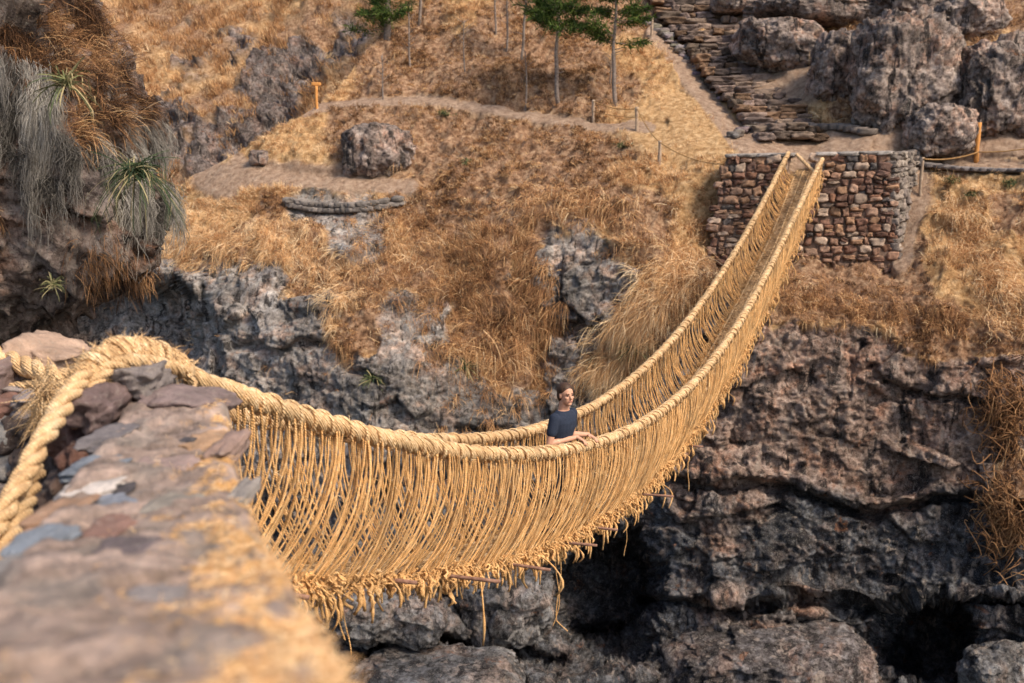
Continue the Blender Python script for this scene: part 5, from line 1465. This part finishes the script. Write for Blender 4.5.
# arms
for sh, el, wr, hand, sg_ in ((shR, elR, wrR, handR, 1), (shL, elL, wrL, handL, -1)):
    capsule(mb, sh, el, 0.052, 0.040); capsule(mb, el, wr, 0.041, 0.027)
    along = unit(RA(11.2) - RA(11.1)) * (-1)                                     # along the rail
    palm0 = wr + fw * 0.015; palm1 = hand + np.array([0, 0, 0.016])
    for o in (-0.026, -0.009, 0.009, 0.026): capsule(mb, palm0 + along * o * 0.8, palm1 + along * o, 0.015, 0.013, 8)
    for q, ln_ in zip((-0.030, -0.010, 0.010, 0.030), (0.85, 1.0, 0.97, 0.78)):
        k0 = palm1 + along * q; k1 = k0 + fw * 0.040 * ln_ + np.array([0, 0, -0.006]); k2 = k1 + fw * 0.022 * ln_ + np.array([0, 0, -0.026]); k3 = k2 + fw * 0.002 + np.array([0, 0, -0.024 * ln_])
        for a_, b_, r0 in ((k0, k1, 0.0095), (k1, k2, 0.0088), (k2, k3, 0.0080)): capsule(mb, a_, b_, r0, r0 * 0.95, 8)
    th0 = palm0 + along * 0.03 * sg_ * (-1); th1 = th0 + along * (-0.03) * sg_ + fw * 0.02 + np.array([0, 0, -0.008]); th2 = th1 + fw * 0.03 + np.array([0, 0, -0.022])
    capsule(mb, th0, th1, 0.012, 0.010, 8); capsule(mb, th1, th2, 0.010, 0.008, 8)
# legs
for sg_ in (1, -1):
    hip, kn, an = L2W(0.01, 0.09 * sg_, 0.90), L2W(0.05, 0.10 * sg_, 0.48), L2W(-0.06, 0.11 * sg_, 0.08)
    capsule(mb, hip, kn, 0.075, 0.052); capsule(mb, kn, an, 0.052, 0.036)
    capsule(mb, L2W(-0.10, 0.11 * sg_, 0.035), L2W(0.04, 0.125 * sg_, 0.03), 0.036, 0.032)
body = fuse(mb.build('body', M['skin'], man), 0.0065, 5)
# clothes
mb = MB()
loft(mb, [(0.86, 0.02, 0.108, 0.166)] + TORSO[1:], 0.012)
for sh, el in ((shR, elR), (shL, elL)): capsule(mb, sh - unit(el - sh) * 0.01, sh + (el - sh) * 0.56, 0.060, 0.060)
fuse(mb.build('shirt', M['shirt'], man), 0.009, 4)
mb = MB()
ellips(mb, L2W(0.02, 0, 0.93), 0.122, 0.178, 0.13)
for sg_ in (1, -1):
    hip, kn, an = L2W(0.01, 0.09 * sg_, 0.90), L2W(0.05, 0.10 * sg_, 0.48), L2W(-0.06, 0.11 * sg_, 0.10)
    capsule(mb, hip, kn, 0.090, 0.066); capsule(mb, kn, an, 0.066, 0.055)
fuse(mb.build('jeans', M['jeans'], man), 0.011, 4)
for sg_ in (1, -1):
    mb = MB(); capsule(mb, L2W(-0.11, 0.11 * sg_, 0.035), L2W(0.05, 0.125 * sg_, 0.03), 0.046, 0.042)
    mb.build('shoe', M['jeans'], man)
# hair: swept back, tied behind
mb = MB()
ellips(mb, H(-0.034, 0, 0.054), 0.106, 0.086, 0.088, 16, f=hf, rtv=hr, upv=hu)
ellips(mb, H(-0.052, 0, -0.012), 0.070, 0.084, 0.092, 16, f=hf, rtv=hr, upv=hu)
ellips(mb, H(-0.115, 0, -0.01), 0.03, 0.032, 0.036, 12, f=hf, rtv=hr, upv=hu)
fuse(mb.build('hair', M['hair'], man), 0.007, 3)
for sg_ in (1, -1):
    mb = MB(); ellips(mb, H(0.080, 0.031 * sg_, 0.003), 0.008, 0.0135, 0.006, 8, f=hf, rtv=hr, upv=hu); mb.build('eye', M['eye'], man)
    mb = MB(); capsule(mb, H(0.088, 0.018 * sg_, 0.025), H(0.078, 0.046 * sg_, 0.026), 0.0045, 0.003, 8); mb.build('eyebrow', M['hair'], man)
mb = MB(); capsule(mb, H(0.086, 0.018, -0.064), H(0.086, -0.018, -0.064), 0.007, 0.007, 8); mb.build('mouth', M['lip'], man)

# ================================================================== LIGHT, WORLD, CAMERA
SUN_EL, SUN_AZ = math.radians(48), math.radians(128)      # azimuth from +Y towards +X: over the right shoulder
sd = Vector((math.sin(SUN_AZ) * math.cos(SUN_EL), math.cos(SUN_AZ) * math.cos(SUN_EL), math.sin(SUN_EL)))
sun = bpy.data.lights.new('sun', 'SUN'); sun.energy = 1.5; sun.angle = math.radians(13); sun.color = (1.0, 0.88, 0.71)
so = bpy.data.objects.new('sun', sun); so.rotation_euler = (-sd).to_track_quat('-Z', 'Y').to_euler(); COL.objects.link(so)
wd = bpy.data.worlds.new('World'); scene.world = wd; wd.use_nodes = True
wn = wd.node_tree.nodes; wn.clear()
sky = wn.new('ShaderNodeTexSky'); sky.sky_type = 'NISHITA'; sky.sun_disc = False
sky.sun_elevation = SUN_EL; sky.sun_rotation = SUN_AZ; sky.dust_density = 3.0; sky.air_density = 1.1; sky.ozone_density = 1.0
bg = wn.new('ShaderNodeBackground'); bg.inputs['Strength'].default_value = 0.072
wo = wn.new('ShaderNodeOutputWorld')
wd.node_tree.links.new(sky.outputs[0], bg.inputs[0]); wd.node_tree.links.new(bg.outputs[0], wo.inputs[0])

cam = bpy.data.cameras.new('camera'); cam.lens = FPX / 1024 * 36.0; cam.sensor_width = 36; cam.clip_end = 2000; cam.clip_start = 0.05
co = bpy.data.objects.new('camera', cam); co.rotation_euler = (math.pi / 2 - PITCH, 0, 0); COL.objects.link(co)
cam.dof.use_dof = True; cam.dof.focus_distance = 11.4; cam.dof.aperture_fstop = 1.9
scene.camera = co
vs = scene.view_settings
vs.view_transform = 'Standard'; vs.look = 'None'; vs.gamma = 1; vs.exposure = 1.62
